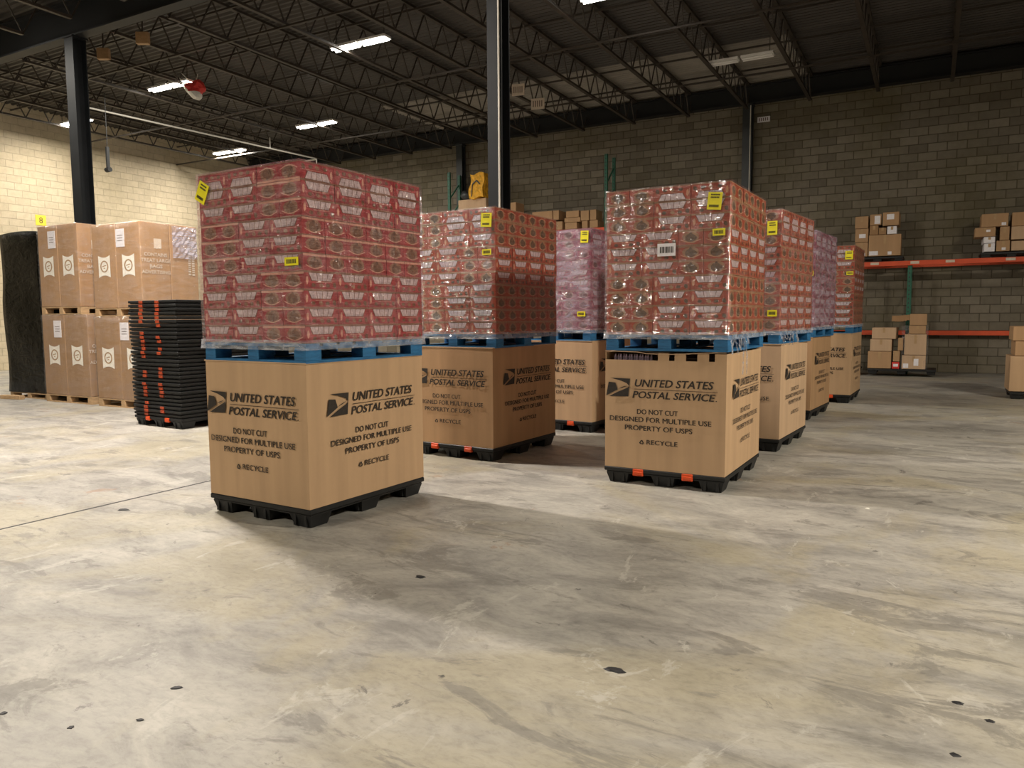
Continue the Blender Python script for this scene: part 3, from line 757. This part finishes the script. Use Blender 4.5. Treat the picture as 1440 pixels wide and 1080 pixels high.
# bottles and board flap seen through the gaps of the open-rimmed box
bx = LOADS['C'][0]; Fm = corner_frame(*bx); rzC = bx[2] - PI / 2
for i in range(14):
    p = Fm @ Vector((-.945 + .024 * i, .045 + .012 * (i % 2), 0))
    r = bpy.data.objects.new('bottle', _cached('bottle', lambda: (lambda mb: (mb.tube((0, 0, 0), (0, 0, .070), .0115, 10), mb.tube((0, 0, .070), (0, 0, .088), .007, 8), mb.mesh('bottle', [M['bottle']]))[-1])(MB())))
    COL.objects.link(r); r.location = (p.x, p.y, 1.006)
    tag(r, 'small film-wrapped bottle seen through the gap under the blue pallet', 'bottle', 'bottles inside the open-rimmed bulk box')
mb = MB(); mb.box(-.50, .015, .840, .50, 1.20, .868)
c = Fm @ Vector((-BX_W / 2, 0, 0))
tag(obj('cardboard_tray', mb.mesh('cardboard_tray', [M['board_dark']]), None, (c.x, c.y, .136), rzC), 'brown board inside the open-rimmed bulk box, carrying bottles', 'cardboard tray')
mb = MB(); n = 14
for k in range(n):
    x0, x1 = -.51 + 1.02 * k / n, -.51 + 1.02 * (k + 1) / n
    za, zb = (.978 - .020 * math.sin(PI * min(1, max(0, (q + .51) / 1.02))) ** 2 * (1 if q > -.2 else .4) for q in (x0, x1))
    mb.quad([(x0, -.012, za), (x1, -.012, zb), (x1, 1.2, .978), (x0, 1.2, .978)]); mb.quad([(x0, -.012, za), (x1, -.012, zb), (x1, -.012, zb + .006), (x0, -.012, za + .006)])
me = mb.mesh('sheet', [M['board_pale']])
tag(obj('cardboard_sheet', me, None, (c.x, c.y, .139), rzC), 'sagging cardboard sheet between the blue pallet and the open-rimmed bulk box', 'cardboard sheet')

# tags stuck on the films
def tag_label(key, s0, zb, s1, zt, label, mat='yellow_paper', rot=0, cat='paper tag', skew=0):
    bx, st, *_ = LOADS[key]; Fm = corner_frame(*st)
    cx, cz = (s0 + s1) / 2 - 1.02, (zb + zt) / 2; w, h = (s1 - s0), (zt - zb)
    p = Fm @ Vector((cx, -.0175, 0))
    r = thing('paper_tag', label, cat, (p.x, p.y, cz), st[2] - PI / 2, 'paper tags on the wrapped loads')
    r.rotation_euler = (0, rot, st[2] - PI / 2)
    mb = MB(); mb.box(-w / 2, 0, -h / 2, w / 2, .002, h / 2); obj('sheet', mb.mesh('sheet', [M[mat]]), r)
    mb = MB(); rr = random.Random(int(zb * 999))
    if h > w * .8:
        for j, (z, hh) in enumerate(((.32, .08), (.16, .09))):
            x = -w * .3
            while x < w * .3: d = rr.uniform(.04, .09) * w; mb.box(x, -.0008, h * z, x + d * .7, 0, h * (z + hh)); x += d
        x = -w * .36
        while x < w * .30: d = rr.uniform(.02, .05) * w; mb.box(x, -.0008, -h * .36, x + d * .6, 0, -h * .22); x += d
    else:
        x = -w * .36
        while x < w * .36: d = rr.uniform(.04, .12) * w; mb.box(x, -.0008, -h * .25, x + d * .6, 0, h * .25); x += d
    obj('barcode', mb.mesh('barcode', [M['ink']]), r)
tag_label('A', .008, 2.225, .118, 2.365, 'yellow diamond-tilted tag high on the far front edge of the foremost red load', rot=.5)
tag_label('A', .874, 1.753, 1.000, 1.807, 'small yellow barcode tag near the front corner of the foremost red load')
tag_label('B', .875, 2.265, .995, 2.395, 'large yellow tag on top corner of the load before the grey column', rot=.06)
tag_label('B', .885, 2.001, .985, 2.055, 'small yellow barcode tag under the large one, load before the grey column')
tag_label('C', .850, 2.222, .960, 2.353, 'large yellow tag on top corner of the white-labelled orange load', rot=.10)
tag_label('C', .893, 2.023, .990, 2.076, 'small yellow barcode tag under the large one, white-labelled orange load')
tag_label('C', .450, 1.886, .600, 1.985, 'white shipping label on the front of the orange load beside the aisle', 'paper')
tag_label('D', .890, 2.28, .995, 2.42, 'large yellow tag on the hazy load third in its row', rot=.05)
tag_label('D', .846, 1.410, .955, 1.470, 'small yellow tag low on the hazy load third in its row')
tag_label('E', .885, 2.217, .985, 2.355, 'large yellow tag half hidden on the second load of the long row')
tag_label('E', .905, 1.398, 1.000, 1.462, 'small yellow tag low on the second load of the long row')
tag_label('F', .940, 1.921, 1.005, 1.990, 'small yellow tag on the edge of the hazy third load, long row')
tag_label('G', .880, 2.273, .992, 2.405, 'large yellow tag on the last load of the long row')
tag_label('G', .905, 2.030, 1.005, 2.085, 'small yellow tag under the large one on the last load')

# ------------------------------------------------------------------ stack of empty black pallets
rz = math.radians(-3); z = 0
rimm = (lambda mb: (mb.box(-.515, -.615, .012, .515, .615, .045), mb.box(-.500, -.600, 0, .500, .600, .012), mb.mesh('deck', [M['black_plastic']], .005))[-1])(MB())
clipm = (lambda mb: (mb.box(-.038, -.008, .004, .038, .04, .040), mb.mesh('clip', [M['clip_dull']], .003))[-1])(MB())
cx, cy = -8.78, 6.92
base = plastic_pallet((cx, cy, 0), rz, 'black plastic pallet, lowest of the tall empty stack', True, 'empty black pallets in a tall stack')
NP = 30
for i in range(NP):
    r = thing('plastic_pallet', f'black plastic pallet, {ORD[NP - 1 - i]} from the top of the tall empty stack', 'pallet',
              (cx + random.uniform(-.008, .008) - .0006 * i, cy + random.uniform(-.008, .008), .136 + i * .0508), rz + random.uniform(-.008, .008), 'empty black pallets in a tall stack')
    obj('deck', rimm, r)
    for x in (-.23, .12):
        if random.random() < (.86 if i not in (4, 9, 13, 14, 22) else .15): obj('clip', clipm, r, (x + random.uniform(-.008, .008), -.615, random.uniform(-.003, .002)))

# ------------------------------------------------------------------ tan carton loads by the cream wall
def emblem():
    mb = MB(); w, h = .30, .35; pts = []
    for i in range(9): t = -1 + i / 4; pts.append((t * w / 2, 0, h / 2 - .035 * (1 - t * t)))
    for i in range(9): t = 1 - i / 4; pts.append((t * w / 2, 0, -h / 2 + .035 * (1 - t * t)))
    pts = [(p[0] * (1 - .12 * (1 - (2 * p[2] / h) ** 2)), -.001, p[2]) for p in pts]; mb.quad(pts)
    ring = [(math.cos(a) * .105, math.sin(a) * .095) for a in [2 * PI * i / 20 for i in range(20)]]
    inn = [(math.cos(a) * .074, math.sin(a) * .074) for a in [2 * PI * i / 20 for i in range(20)]]
    for i in range(20):
        j = (i + 1) % 20
        mb.quad([(ring[i][0], -.002, ring[i][1]), (ring[j][0], -.002, ring[j][1]), (inn[j][0], -.002, inn[j][1]), (inn[i][0], -.002, inn[i][1])], 1)
    for x, z, s in ((-.03, .0, .9), (.02, .01, 1.1), (0, -.03, .8)):
        mb.quad([(x - .03 * s, -.002, z - .008), (x + .03 * s, -.002, z + .0), (x + .02 * s, -.002, z + .012), (x - .02 * s, -.002, z + .010)], 1)
    me = bpy.data.meshes.new('emblem'); me.from_pydata(mb.v, [], mb.f); me.materials.append(M['emblem_white']); me.materials.append(M['emblem_brown'])
    me.polygons.foreach_set('material_index', mb.m); me.update(); return me
EMB = emblem()
pp = M['print_pale']
side_text = join_meshes('side_text', [(text_mesh('CONTAINS', pp, 0, .02, .40, .055), .06, .27), (text_mesh('TREAT LARGE', pp, 0, .02, .52, .055), .0, .18),
                                      (text_mesh('BAGS', pp, 0, .02, .22, .055), .15, .09), (text_mesh('ADVERTISING', pp, 0, .02, .50, .055), .01, 0)], [pp])
def tall_carton(x, y, z, w, d, h, label, mat, group, front=True, side=False, rz=0):
    r = thing('tall_carton', label, 'carton', (x, y, z), rz, group)
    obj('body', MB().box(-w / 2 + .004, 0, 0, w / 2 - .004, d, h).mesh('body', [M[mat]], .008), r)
    if front: obj('printed_emblem', EMB, r, (0, -.002, h * .50))
    if side:
        obj('printed_text', side_text, r, (w / 2 + .002, d * .5 - .26, h * .40), PI / 2)
        mb = MB(); mb.box(0, 0, 0, .13, .002, .15); obj('side_label', mb.mesh('side_label', [M['print_pale']]), r, (w / 2 - .001, d * .5 - .02, h * .70), PI / 2)
    return r
TL = [  # x0 x1 y z height, what, board
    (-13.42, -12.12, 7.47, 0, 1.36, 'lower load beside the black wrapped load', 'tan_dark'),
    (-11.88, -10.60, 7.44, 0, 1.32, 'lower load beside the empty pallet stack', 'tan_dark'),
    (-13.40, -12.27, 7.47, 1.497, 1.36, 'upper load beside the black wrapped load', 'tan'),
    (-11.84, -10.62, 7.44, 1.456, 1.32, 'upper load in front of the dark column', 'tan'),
]
def stencil_blocks():
    mb = MB(); rr = random.Random(4)
    for z in (0, .07):
        x = 0
        while x < .6: d = rr.uniform(.02, .04); mb.quad([(x, -.001, z), (x + d * .8, -.001, z), (x + d * .8, -.001, z + .05), (x, -.001, z + .05)]); x += d + .008
    me = bpy.data.meshes.new('stencil'); me.from_pydata(mb.v, [], mb.f); me.materials.append(pp); return me
vtext = stencil_blocks()
for li, (x0, x1, y, z, h, nm, mt) in enumerate(TL):
    w = (x1 - x0) / 2; xc = (x0 + x1) / 2; D = .52
    block_pallet((xc, y + D + .01, z), 0, f'raw wooden pallet under the {nm}', 'raw_wood', 'raw wooden pallets under the tan cartons', W=x1 - x0, D=2 * D, H=.13)
    for row in (0, 1):
        for k in range(2):
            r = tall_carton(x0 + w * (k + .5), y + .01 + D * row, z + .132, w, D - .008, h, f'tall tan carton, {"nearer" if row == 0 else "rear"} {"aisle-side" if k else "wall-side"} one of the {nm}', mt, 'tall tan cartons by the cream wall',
                            front=row == 0, side=(k == 1 and row == 0 and li in (0, 2, 3)))
            if row == 0 and k == (0 if li in (0, 2) else 1):
                mb = MB(); xx = .02 if li in (0, 2) else -w / 2 + .02
                mb.box(xx, -.006, h * .72, xx + .21, .001, h * .93); o = obj('shipping_label', mb.mesh('shipping_label', [M['paper']]), r); o['label'] = 'white paper sheet taped on the carton'
                mb = MB()
                for j in range(3): mb.box(xx + .04, -.007, h * .85 - j * .04, xx + .17, -.006, h * .857 - j * .04)
                obj('printed_lines', mb.mesh('lines', [M['ink_faded']]), o)
            if row == 1 and k == 1 and li == 3:
                o = obj('printed_text', vtext, r, (w / 2 + .002, D * .62, h * .86), PI / 2); o.rotation_euler = (0, PI / 2, PI / 2)
    fm = film_mesh(x1 - x0, 2 * D, z + .133, z + .133 + h + .004, M['film_thin'], off=.010, amp=.003, seed=60 + li, nx=16, nz=14)
    o = obj('stretch_film', fm, None, (x1, y + .01, 0)); tag(o, f'thin clear film around the {nm}', 'plastic film', 'thin films around the tan cartons')
    if li == 3:
        mb = MB(); nn = 10
        for j in range(8):
            for i in range(nn):
                P = lambda a, b_: (.022 + .006 * math.sin(a * 2.3 + b_ * 3.1), D + .03 + (D - .06) * a / nn, z + .133 + h * (.60 + .38 * b_ / 8))
                mb.quad([P(i, j), P(i + 1, j), P(i + 1, j + 1), P(i, j + 1)])
        obj('film_patch', mb.mesh('film_patch', [M['film_lilac']]), o)['label'] = 'crumpled lilac-white film patch'

# black wrapped load at the edge
bm = bmesh.new(); bmesh.ops.create_cube(bm, size=1); bmesh.ops.subdivide_edges(bm, edges=bm.edges, cuts=11, use_grid_fill=True)
rr = random.Random(5)
for v in bm.verts:
    p = v.co.copy(); w = p.z + .5
    v.co.x = p.x * 1.24 + .012 * math.sin(9 * p.z + 4 * p.y) + rr.uniform(-.006, .006); v.co.y = p.y * 1.04 + .014 * math.sin(11 * p.z + 3 * p.x) + rr.uniform(-.006, .006)
    v.co.z = p.z * 2.84 + 1.42 + (.03 * math.cos(3 * p.x) if p.z > .45 else 0)
me = bpy.data.meshes.new('black_wrapped_load'); bm.to_mesh(me); bm.free(); me.materials.append(M['black_film'])
for p in me.polygons: p.use_smooth = True
r = thing('wrapped_load', 'tall pallet load wrapped all over in black film, beside tan cartons', 'wrapped load', (-14.20, 8.12, .10))
obj('film_wrap', me, r)
block_pallet((-14.20, 8.12, 0), 0, 'raw wooden pallet under the black wrapped load', 'raw_wood', 'raw wooden pallets under the tan cartons', W=1.22, D=1.02, H=.10)
tag(obj('loose_board', MB().box(-.25, -.05, 0, .25, .05, .07).mesh('loose_board', [M['raw_wood']], .004), None, (-14.35, 7.40, 0), .15), 'pale wooden board lying on the floor before the black wrapped load', 'board')

# ------------------------------------------------------------------ racks
def rack(name, label, x0, x1, posts, beams, yf, yr, ph):
    r = thing(name, label, 'rack', (0, 0, 0))
    for x in posts:
        for y in (yf, yr):
            mb = MB(); mb.box(x - .04, y - .035, 0, x + .04, y + .035, ph)
            for k in range(int(ph / .10)): mb.box(x - .012, y - .037, .05 + k * .10, x + .012, y - .0352, .09 + k * .10, 1)
            obj('upright', mb.mesh('upright', [M['rack_green'], M['steel_dark']]), r)
        mb = MB(); k = 0
        zz = .3
        while zz < ph - .6: mb.bar((x, yf + .03, zz), (x, yr - .03, zz + .5), .03); zz += .6
        obj('brace', mb.mesh('brace', [M['rack_green']]), r)
    for (z, y, a, b_) in beams: obj('beam', MB().box(a, y - .025, z - .06, b_, y + .025, z + .05).mesh('beam', [M['rack_orange']], .004), r)
    return r
RY, RR = 20.02, 20.86
rk = rack('pallet_rack', 'orange-beamed pallet rack with green uprights against the grey wall', -3.2, 5.0, (-3.30, -.46, 3.4), [(2.60, RY - .06, -3.26, 6.0), (2.60, RR, -3.26, 6.0), (.965, RR - .06, -3.26, 6.0)], RY, RR, 2.63)
for x in (-1.2, -.36, .35, 1.5):
    mb = MB(); mb.box(x - .09, RY - .088, 2.575, x + .09, RY - .086, 2.635); o = obj('price_label', mb.mesh('price_label', [M['print_pale']]), rk); o['label'] = 'pale paper label on the beam'
rack('pallet_rack', 'tall rack with a thin green upright behind the loads, half hidden by the column', -13.3, -5, (-13.29, -8.0 - .05), [(3.85, RY, -13.23, -8.09), (3.85, RY + .58, -13.23, -8.09), (1.9, RY, -13.23, -8.09)], RY, RY + .58, 5.9)
obj_shelf = []
def carton(x0, x1, z0, z1, y, d, label, mat='board_mid', cat='cardboard box', group=None, lab=None, tape=True, tilt=0):
    w, h = x1 - x0 - .006, z1 - z0 - .004
    r = thing('shipping_box', label, cat, ((x0 + x1) / 2, y, z0 + .002), 0, group); r.rotation_euler = (0, tilt, random.uniform(-.03, .03))
    obj('body', MB().box(-w / 2, 0, 0, w / 2, d, h).mesh('body', [M[mat]], .006), r)
    if tape and h > .12: obj('tape', MB().box(-.025, -.0015, h * .55, .025, .0, h - .006).mesh('tape', [M['tape']]), r)
    for (a, b_, c, e) in (lab or []):
        o = obj('shipping_label', MB().box(-w / 2 + a * w, -.003, b_ * h, -w / 2 + c * w, 0, e * h).mesh('shipping_label', [M['paper']]), r); o['label'] = 'white paper label'
    return r
G1, G2, G3, G4, G5 = 'boxes on the rack beside the last load', 'boxes on the rack by the picture edge', 'boxes heaped on the floor pallet', 'boxes at the aisle edge', 'boxes on the far high shelf'
S = [
    (-1.66, -1.37, 3.455, 3.74, 'plain brown box topping the narrow column of three on the rack', 'board_mid', []),
    (-1.65, -1.36, 3.13, 3.45, 'brown box with a white label, middle of the narrow column on rack', 'board_mid', [(.3, .3, .8, .6)]),
    (-1.64, -1.36, 2.785, 3.125, 'brown box lowest of the narrow column on the rack', 'board_mid', [(.6, .05, .8, .25)]),
    (-1.34, -1.09, 3.515, 3.77, 'brown box with a lilac label, top of the wide heap on rack', 'board_mid', [(.4, .1, .9, .85)]),
    (-1.07, -.72, 3.49, 3.80, 'brown box with a white label, topmost beside the lilac-labelled one', 'board_mid', [(.25, .45, .7, .85)]),
    (-1.34, -1.15, 3.29, 3.51, 'small brown box below the lilac-labelled one on the rack', 'board_dark', []),
    (-1.145, -.98, 3.29, 3.45, 'small square brown box in the middle of the rack heap', 'board_dark', []),
    (-.965, -.76, 3.29, 3.47, 'small white-fronted box resting on the widest box on the rack', 'paper', []),
    (-1.35, -.66, 2.785, 3.285, 'widest brown box on the rack with two labels at its foot', 'board_mid', [(.02, .04, .3, .24), (.6, .05, .72, .2)]),
]
for a, b_, c, d_, lb, mt, la in S: carton(a, b_, c, d_, RY - .02, .62, lb, mt, group=G1, lab=la)
def shelf_pallet(x0, x1, z, y, label, d=.85):
    r = thing('plastic_pallet', label, 'pallet', ((x0 + x1) / 2, y, z), 0); w = x1 - x0
    obj('deck', MB().box(-w / 2, 0, .07, w / 2, d, .115).mesh('deck', [M['black_plastic']], .005), r)
    for x in (-w / 2 + .1, 0, w / 2 - .1):
        for yy in (.12, d - .12): obj('foot', MB().box(x - .09, yy - .1, 0, x + .09, yy + .1, .07, taper=.01).mesh('foot', [M['black_plastic']]), r)
    return r
shelf_pallet(-1.70, -.60, 2.652, RY - .06, 'thin black pallet on the rack under the box heap beside the last load')
S = [
    (.92, 1.43, 3.33, 3.62, 'wide brown box topping the heap on the rack end', 'board_mid', [(.75, .08, .92, .3)]),
    (.80, 1.20, 3.12, 3.325, 'brown box overhanging the two white cartons on the rack', 'board_mid', [(.55, .5, .75, .75)]),
    (.98, 1.20, 2.975, 3.115, 'flat white carton, upper of the two on the rack end', 'paper', []),
    (.99, 1.20, 2.785, 2.970, 'white carton, lower of the two on the rack end', 'paper', []),
    (1.28, 1.46, 3.025, 3.325, 'upright narrow brown box under the wide topping box', 'board_mid', []),
    (1.22, 1.48, 2.785, 3.02, 'brown box with a small label beside the white cartons', 'board_mid', [(.4, .1, .7, .35)]),
    (1.49, 2.05, 3.32, 3.62, 'pale-taped brown box on top of the outermost rack column', 'board_mid', []),
    (1.49, 2.05, 3.03, 3.315, 'brown box in the middle of the outermost rack column', 'board_pale', []),
    (1.50, 2.05, 2.785, 3.00, 'brown box at the foot of the outermost rack column', 'board_pale', []),
]
for a, b_, c, d_, lb, mt, la in S: carton(a, b_, c, d_, RY - .02, .62, lb, mt, group=G2, lab=la)
shelf_pallet(.93, 2.1, 2.652, RY - .06, 'thin black pallet on the rack end under white and brown boxes')
PY = 19.14
shelf_pallet(-1.22, .16, .055, PY, 'black pallet on the floor under the box heap against the rack', .82)
shelf_pallet(-1.22, .16, 0.0, PY, 'second black pallet nested beneath the floor heap', .82) if False else None
S = [
    (-1.16, -.66, .85, 1.11, 'pale brown box with printed front, top of the left column in heap', 'board_pale', []),
    (-1.19, -.74, .57, .845, 'brown box in the middle of the left column in heap', 'board_pale', []),
    (-1.23, -.74, .175, .565, 'large brown box at the foot of the left column in heap', 'board_mid', []),
    (-.41, -.07, .965, 1.16, 'flat brown box directly below the sagging open box', 'board_mid', []),
    (-.49, -.05, .495, .960, 'tallest plain brown box on the right of the floor heap', 'board_pale', []),
    (-.53, -.05, .175, .490, 'brown box with two white labels at the heap corner', 'board_pale', [(.05, .08, .28, .4), (.5, .25, .7, .75)]),
    (-.62, -.51, .59, .88, 'thin upright yellowish box between the two heap columns', 'board_mid', []),
    (-.71, -.57, .34, .585, 'narrow brown box with a tape strip between the heap columns', 'board_mid', []),
]
for a, b_, c, d_, lb, mt, la in S: carton(a, b_, c, d_, PY + .02, .75 if b_ - a > .3 else .4, lb, mt, group=G3, lab=la)
r = thing('small_red_box', 'small red and white box at the foot of the floor heap', 'box', (-.65, PY + .02, .177)); obj('body', MB().box(-.075, 0, 0, .075, .2, .15).mesh('body', [M['red_cloth']], .004), r)
obj('label_panel', MB().box(-.05, -.002, .05, .05, 0, .11).mesh('label_panel', [M['paper']]), r)
# sagging open box on top: tray with drooping flap
r = thing('open_box', 'crushed open brown box sagging over the top of the floor heap', 'cardboard box', (-.40, PY + .02, 1.165))
mb = MB(); mb.box(.0, 0, 0, .34, .6, .25); obj('body', mb.mesh('body', [M['board_mid']], .005), r)
mb = MB(); n = 6
for k in range(n):
    xa, xb = -.36 + .36 * k / n, -.36 + .36 * (k + 1) / n; za, zb = .03 + .05 * math.sin(xa * 6), .03 + .05 * math.sin(xb * 6)
    mb.box(xa, 0, .10 + za, xb, .5, .22 + zb * .4)
obj('flap', mb.mesh('flap', [M['board_dark']]), r)
o = obj('stretch_film', film_mesh(.50, .72, .17, 1.16, M['film_thin'], off=.012, amp=.006, seed=77, nx=12, nz=10, top=False), None, (-.035, PY + .04, 0)); tag(o, 'loose clear film around the labelled half of the floor heap', 'plastic film')
# stack half hidden behind the last load
for i, (z0, z1) in enumerate(((.175, .50), (.505, .80), (.805, 1.02))):
    carton(-1.95, -1.42, z0, z1, 19.2, .6, f'{["lowest", "middle", "topmost"][i]} brown box of the wrapped column half hidden by the last load', 'board_mid', group='wrapped column behind the last load')
shelf_pallet(-2.05, -1.40, .055, 19.14, 'black pallet under the wrapped box column half hidden by the last load', .8)
# pile at the right edge of the aisle
EY = 14.85
for (a, b_, c, d_, lb, mt) in ((1.20, 1.85, .965, 1.20, 'brown box topping the pile at the outer aisle edge', 'board_mid'), (1.24, 1.85, .715, .96, 'brown box in the middle of the aisle edge pile', 'board_mid'), (1.18, 2.05, .125, .71, 'large tan box at the foot of the aisle edge pile', 'board')):
    carton(a, b_, c, d_, EY, .8, lb, mt, group=G4, tape=False)
shelf_pallet(1.2, 2.1, 0.005, EY - .02, 'black pallet under the pile of boxes at the aisle edge', .9)

# boxes on the high far shelf, and the yellow cover
S = [(-10.37, -9.71, 4.20, 4.47), (-9.69, -9.50, 4.20, 4.47), (-9.28, -8.87, 4.235, 4.42), (-9.33, -8.83, 4.10, 4.23), (-8.82, -8.56, 4.12, 4.40), (-8.53, -8.34, 4.12, 4.41),
     (-9.60, -9.39, 3.905, 4.15), (-9.31, -8.93, 3.905, 4.095), (-8.78, -8.60, 3.905, 4.115), (-8.54, -8.29, 3.905, 4.115), (-10.37, -9.65, 3.905, 4.195)]
NM = ['wide brown box under the film top edge, far high shelf', 'upright brown box beside the wide one, far high shelf', 'brown box on the flat one, middle of the far high shelf', 'flat wide brown box, middle of the far high shelf',
      'square brown box right of the flat one, far high shelf', 'narrow upright box at the end of the far high shelf', 'small low box left of middle on the far high shelf', 'low box beneath the flat one on the far high shelf',
      'small low box under the square one, far high shelf', 'low box at the end of the far high shelf', 'low wide box at the start of the far high shelf']
for (a, b_, c, d_), lb in zip(S, NM): carton(a, b_, c, d_, RY - .02, .5, lb, 'board_mid', group=G5, tape=False)
carton(-12.95, -11.95, 3.905, 5.02, RY - .02, .7, 'large pale carton under the yellow cover behind the loads', 'board_pale', group=G5, tape=False)
carton(-11.25, -10.91, 3.905, 4.81, RY - .02, .5, 'upright brown carton just beside the tall grey column, far shelf', 'board_mid', group=G5, tape=False)
r = thing('yellow_cover', 'crumpled yellow plastic cover draped on the large pale carton', 'cover', (-12.22, RY + .05, 5.02))
bm = bmesh.new(); bmesh.ops.create_cube(bm, size=1); bmesh.ops.subdivide_edges(bm, edges=bm.edges, cuts=6, use_grid_fill=True)
for v in bm.verts:
    p = v.co.copy(); v.co = Vector((p.x * .48 + .09 * p.z + .03 * math.sin(9 * p.z) + random.uniform(-.012, .012), p.y * .35 + random.uniform(-.012, .012), p.z * .72 + .37 + .04 * math.sin(6 * p.x)))
me = bpy.data.meshes.new('cover'); bm.to_mesh(me); bm.free(); me.materials.append(M['yellow_cloth']); obj('sheet', me, r)
mb = MB(); mb.bar((-.12, -.20, .42), (.02, -.20, .52), .03); mb.bar((.02, -.20, .52), (.13, -.20, .40), .03); mb.bar((-.13, -.20, .42), (-.17, -.20, .05), .02)
obj('strap', mb.mesh('strap', [M['steel_dark']]), r)
r = thing('grey_sack', 'slumped dark grey sack beside the yellow cover', 'sack', (-12.70, RY + .1, 5.02)); bm = bmesh.new(); bmesh.ops.create_icosphere(bm, subdivisions=3, radius=.2)
for v in bm.verts: v.co = Vector((v.co.x * 1.0 + .03 * math.sin(20 * v.co.z), v.co.y, max(0, v.co.z * .8 + .13 - .25 * v.co.x)))
me = bpy.data.meshes.new('sack'); bm.to_mesh(me); bm.free(); me.materials.append(M['steel_dark']); obj('cloth', me, r)

# ------------------------------------------------------------------ chips and crumbs on the floor
def chip(x, y, s, label, mat='chip', el=1.0, rz=0):
    rr = random.Random(int(x * 1000 + y * 77)); n = 11
    pts = [(math.cos(2 * PI * i / n) * s * el * rr.uniform(.6, 1.1), math.sin(2 * PI * i / n) * s * rr.uniform(.6, 1.1)) for i in range(n)]
    mb = MB(); mb.v = [(a, b_, 0) for a, b_ in pts] + [(a * .7, b_ * .7, s * .18) for a, b_ in pts]
    mb.f = [tuple(range(n, 2 * n))] + [(i, (i + 1) % n, n + (i + 1) % n, n + i) for i in range(n)]; mb.m = [0] * len(mb.f)
    tag(obj('floor_chip', mb.mesh('floor_chip', [M[mat]]), None, (x, y, .0002), rz), label, 'debris', 'dark chips and crumbs on the floor')
chip(-2.48, 1.80, .017, 'largest black chip on the floor below the foremost load', el=1.5, rz=.6)
chip(-2.39, 1.585, .014, 'black chip nearer the camera, between two others', el=1.3, rz=.5)
chip(-2.56, 1.44, .012, 'black chip closest to the lower left of the floor', el=1.2)
chip(-1.05, 2.73, .026, 'broad dark blot on the bare floor below the white-labelled load', el=2.0, rz=.1)
chip(-2.38, 3.25, .028, 'small dark blot on the floor just off the foremost pallet', el=1.2)
chip(.14, 3.08, .016, 'dark chip, upper of the two toward the floor edge', el=1.5)
chip(.235, 2.99, .015, 'dark chip, lower of the two toward the floor edge', el=1.3)
chip(.12, 2.70, .015, 'small dark chip at the bottom edge of the floor', el=1.4)
chip(-.35, 5.97, .020, 'small white crumb on the floor beside the long row', 'crumb')
chip(-2.87, 1.38, .014, 'small dark chip at the outermost floor edge')
chip(-5.19, 3.40, .035, 'dark smear on the floor beside the long floor joint', el=1.6, rz=.3)
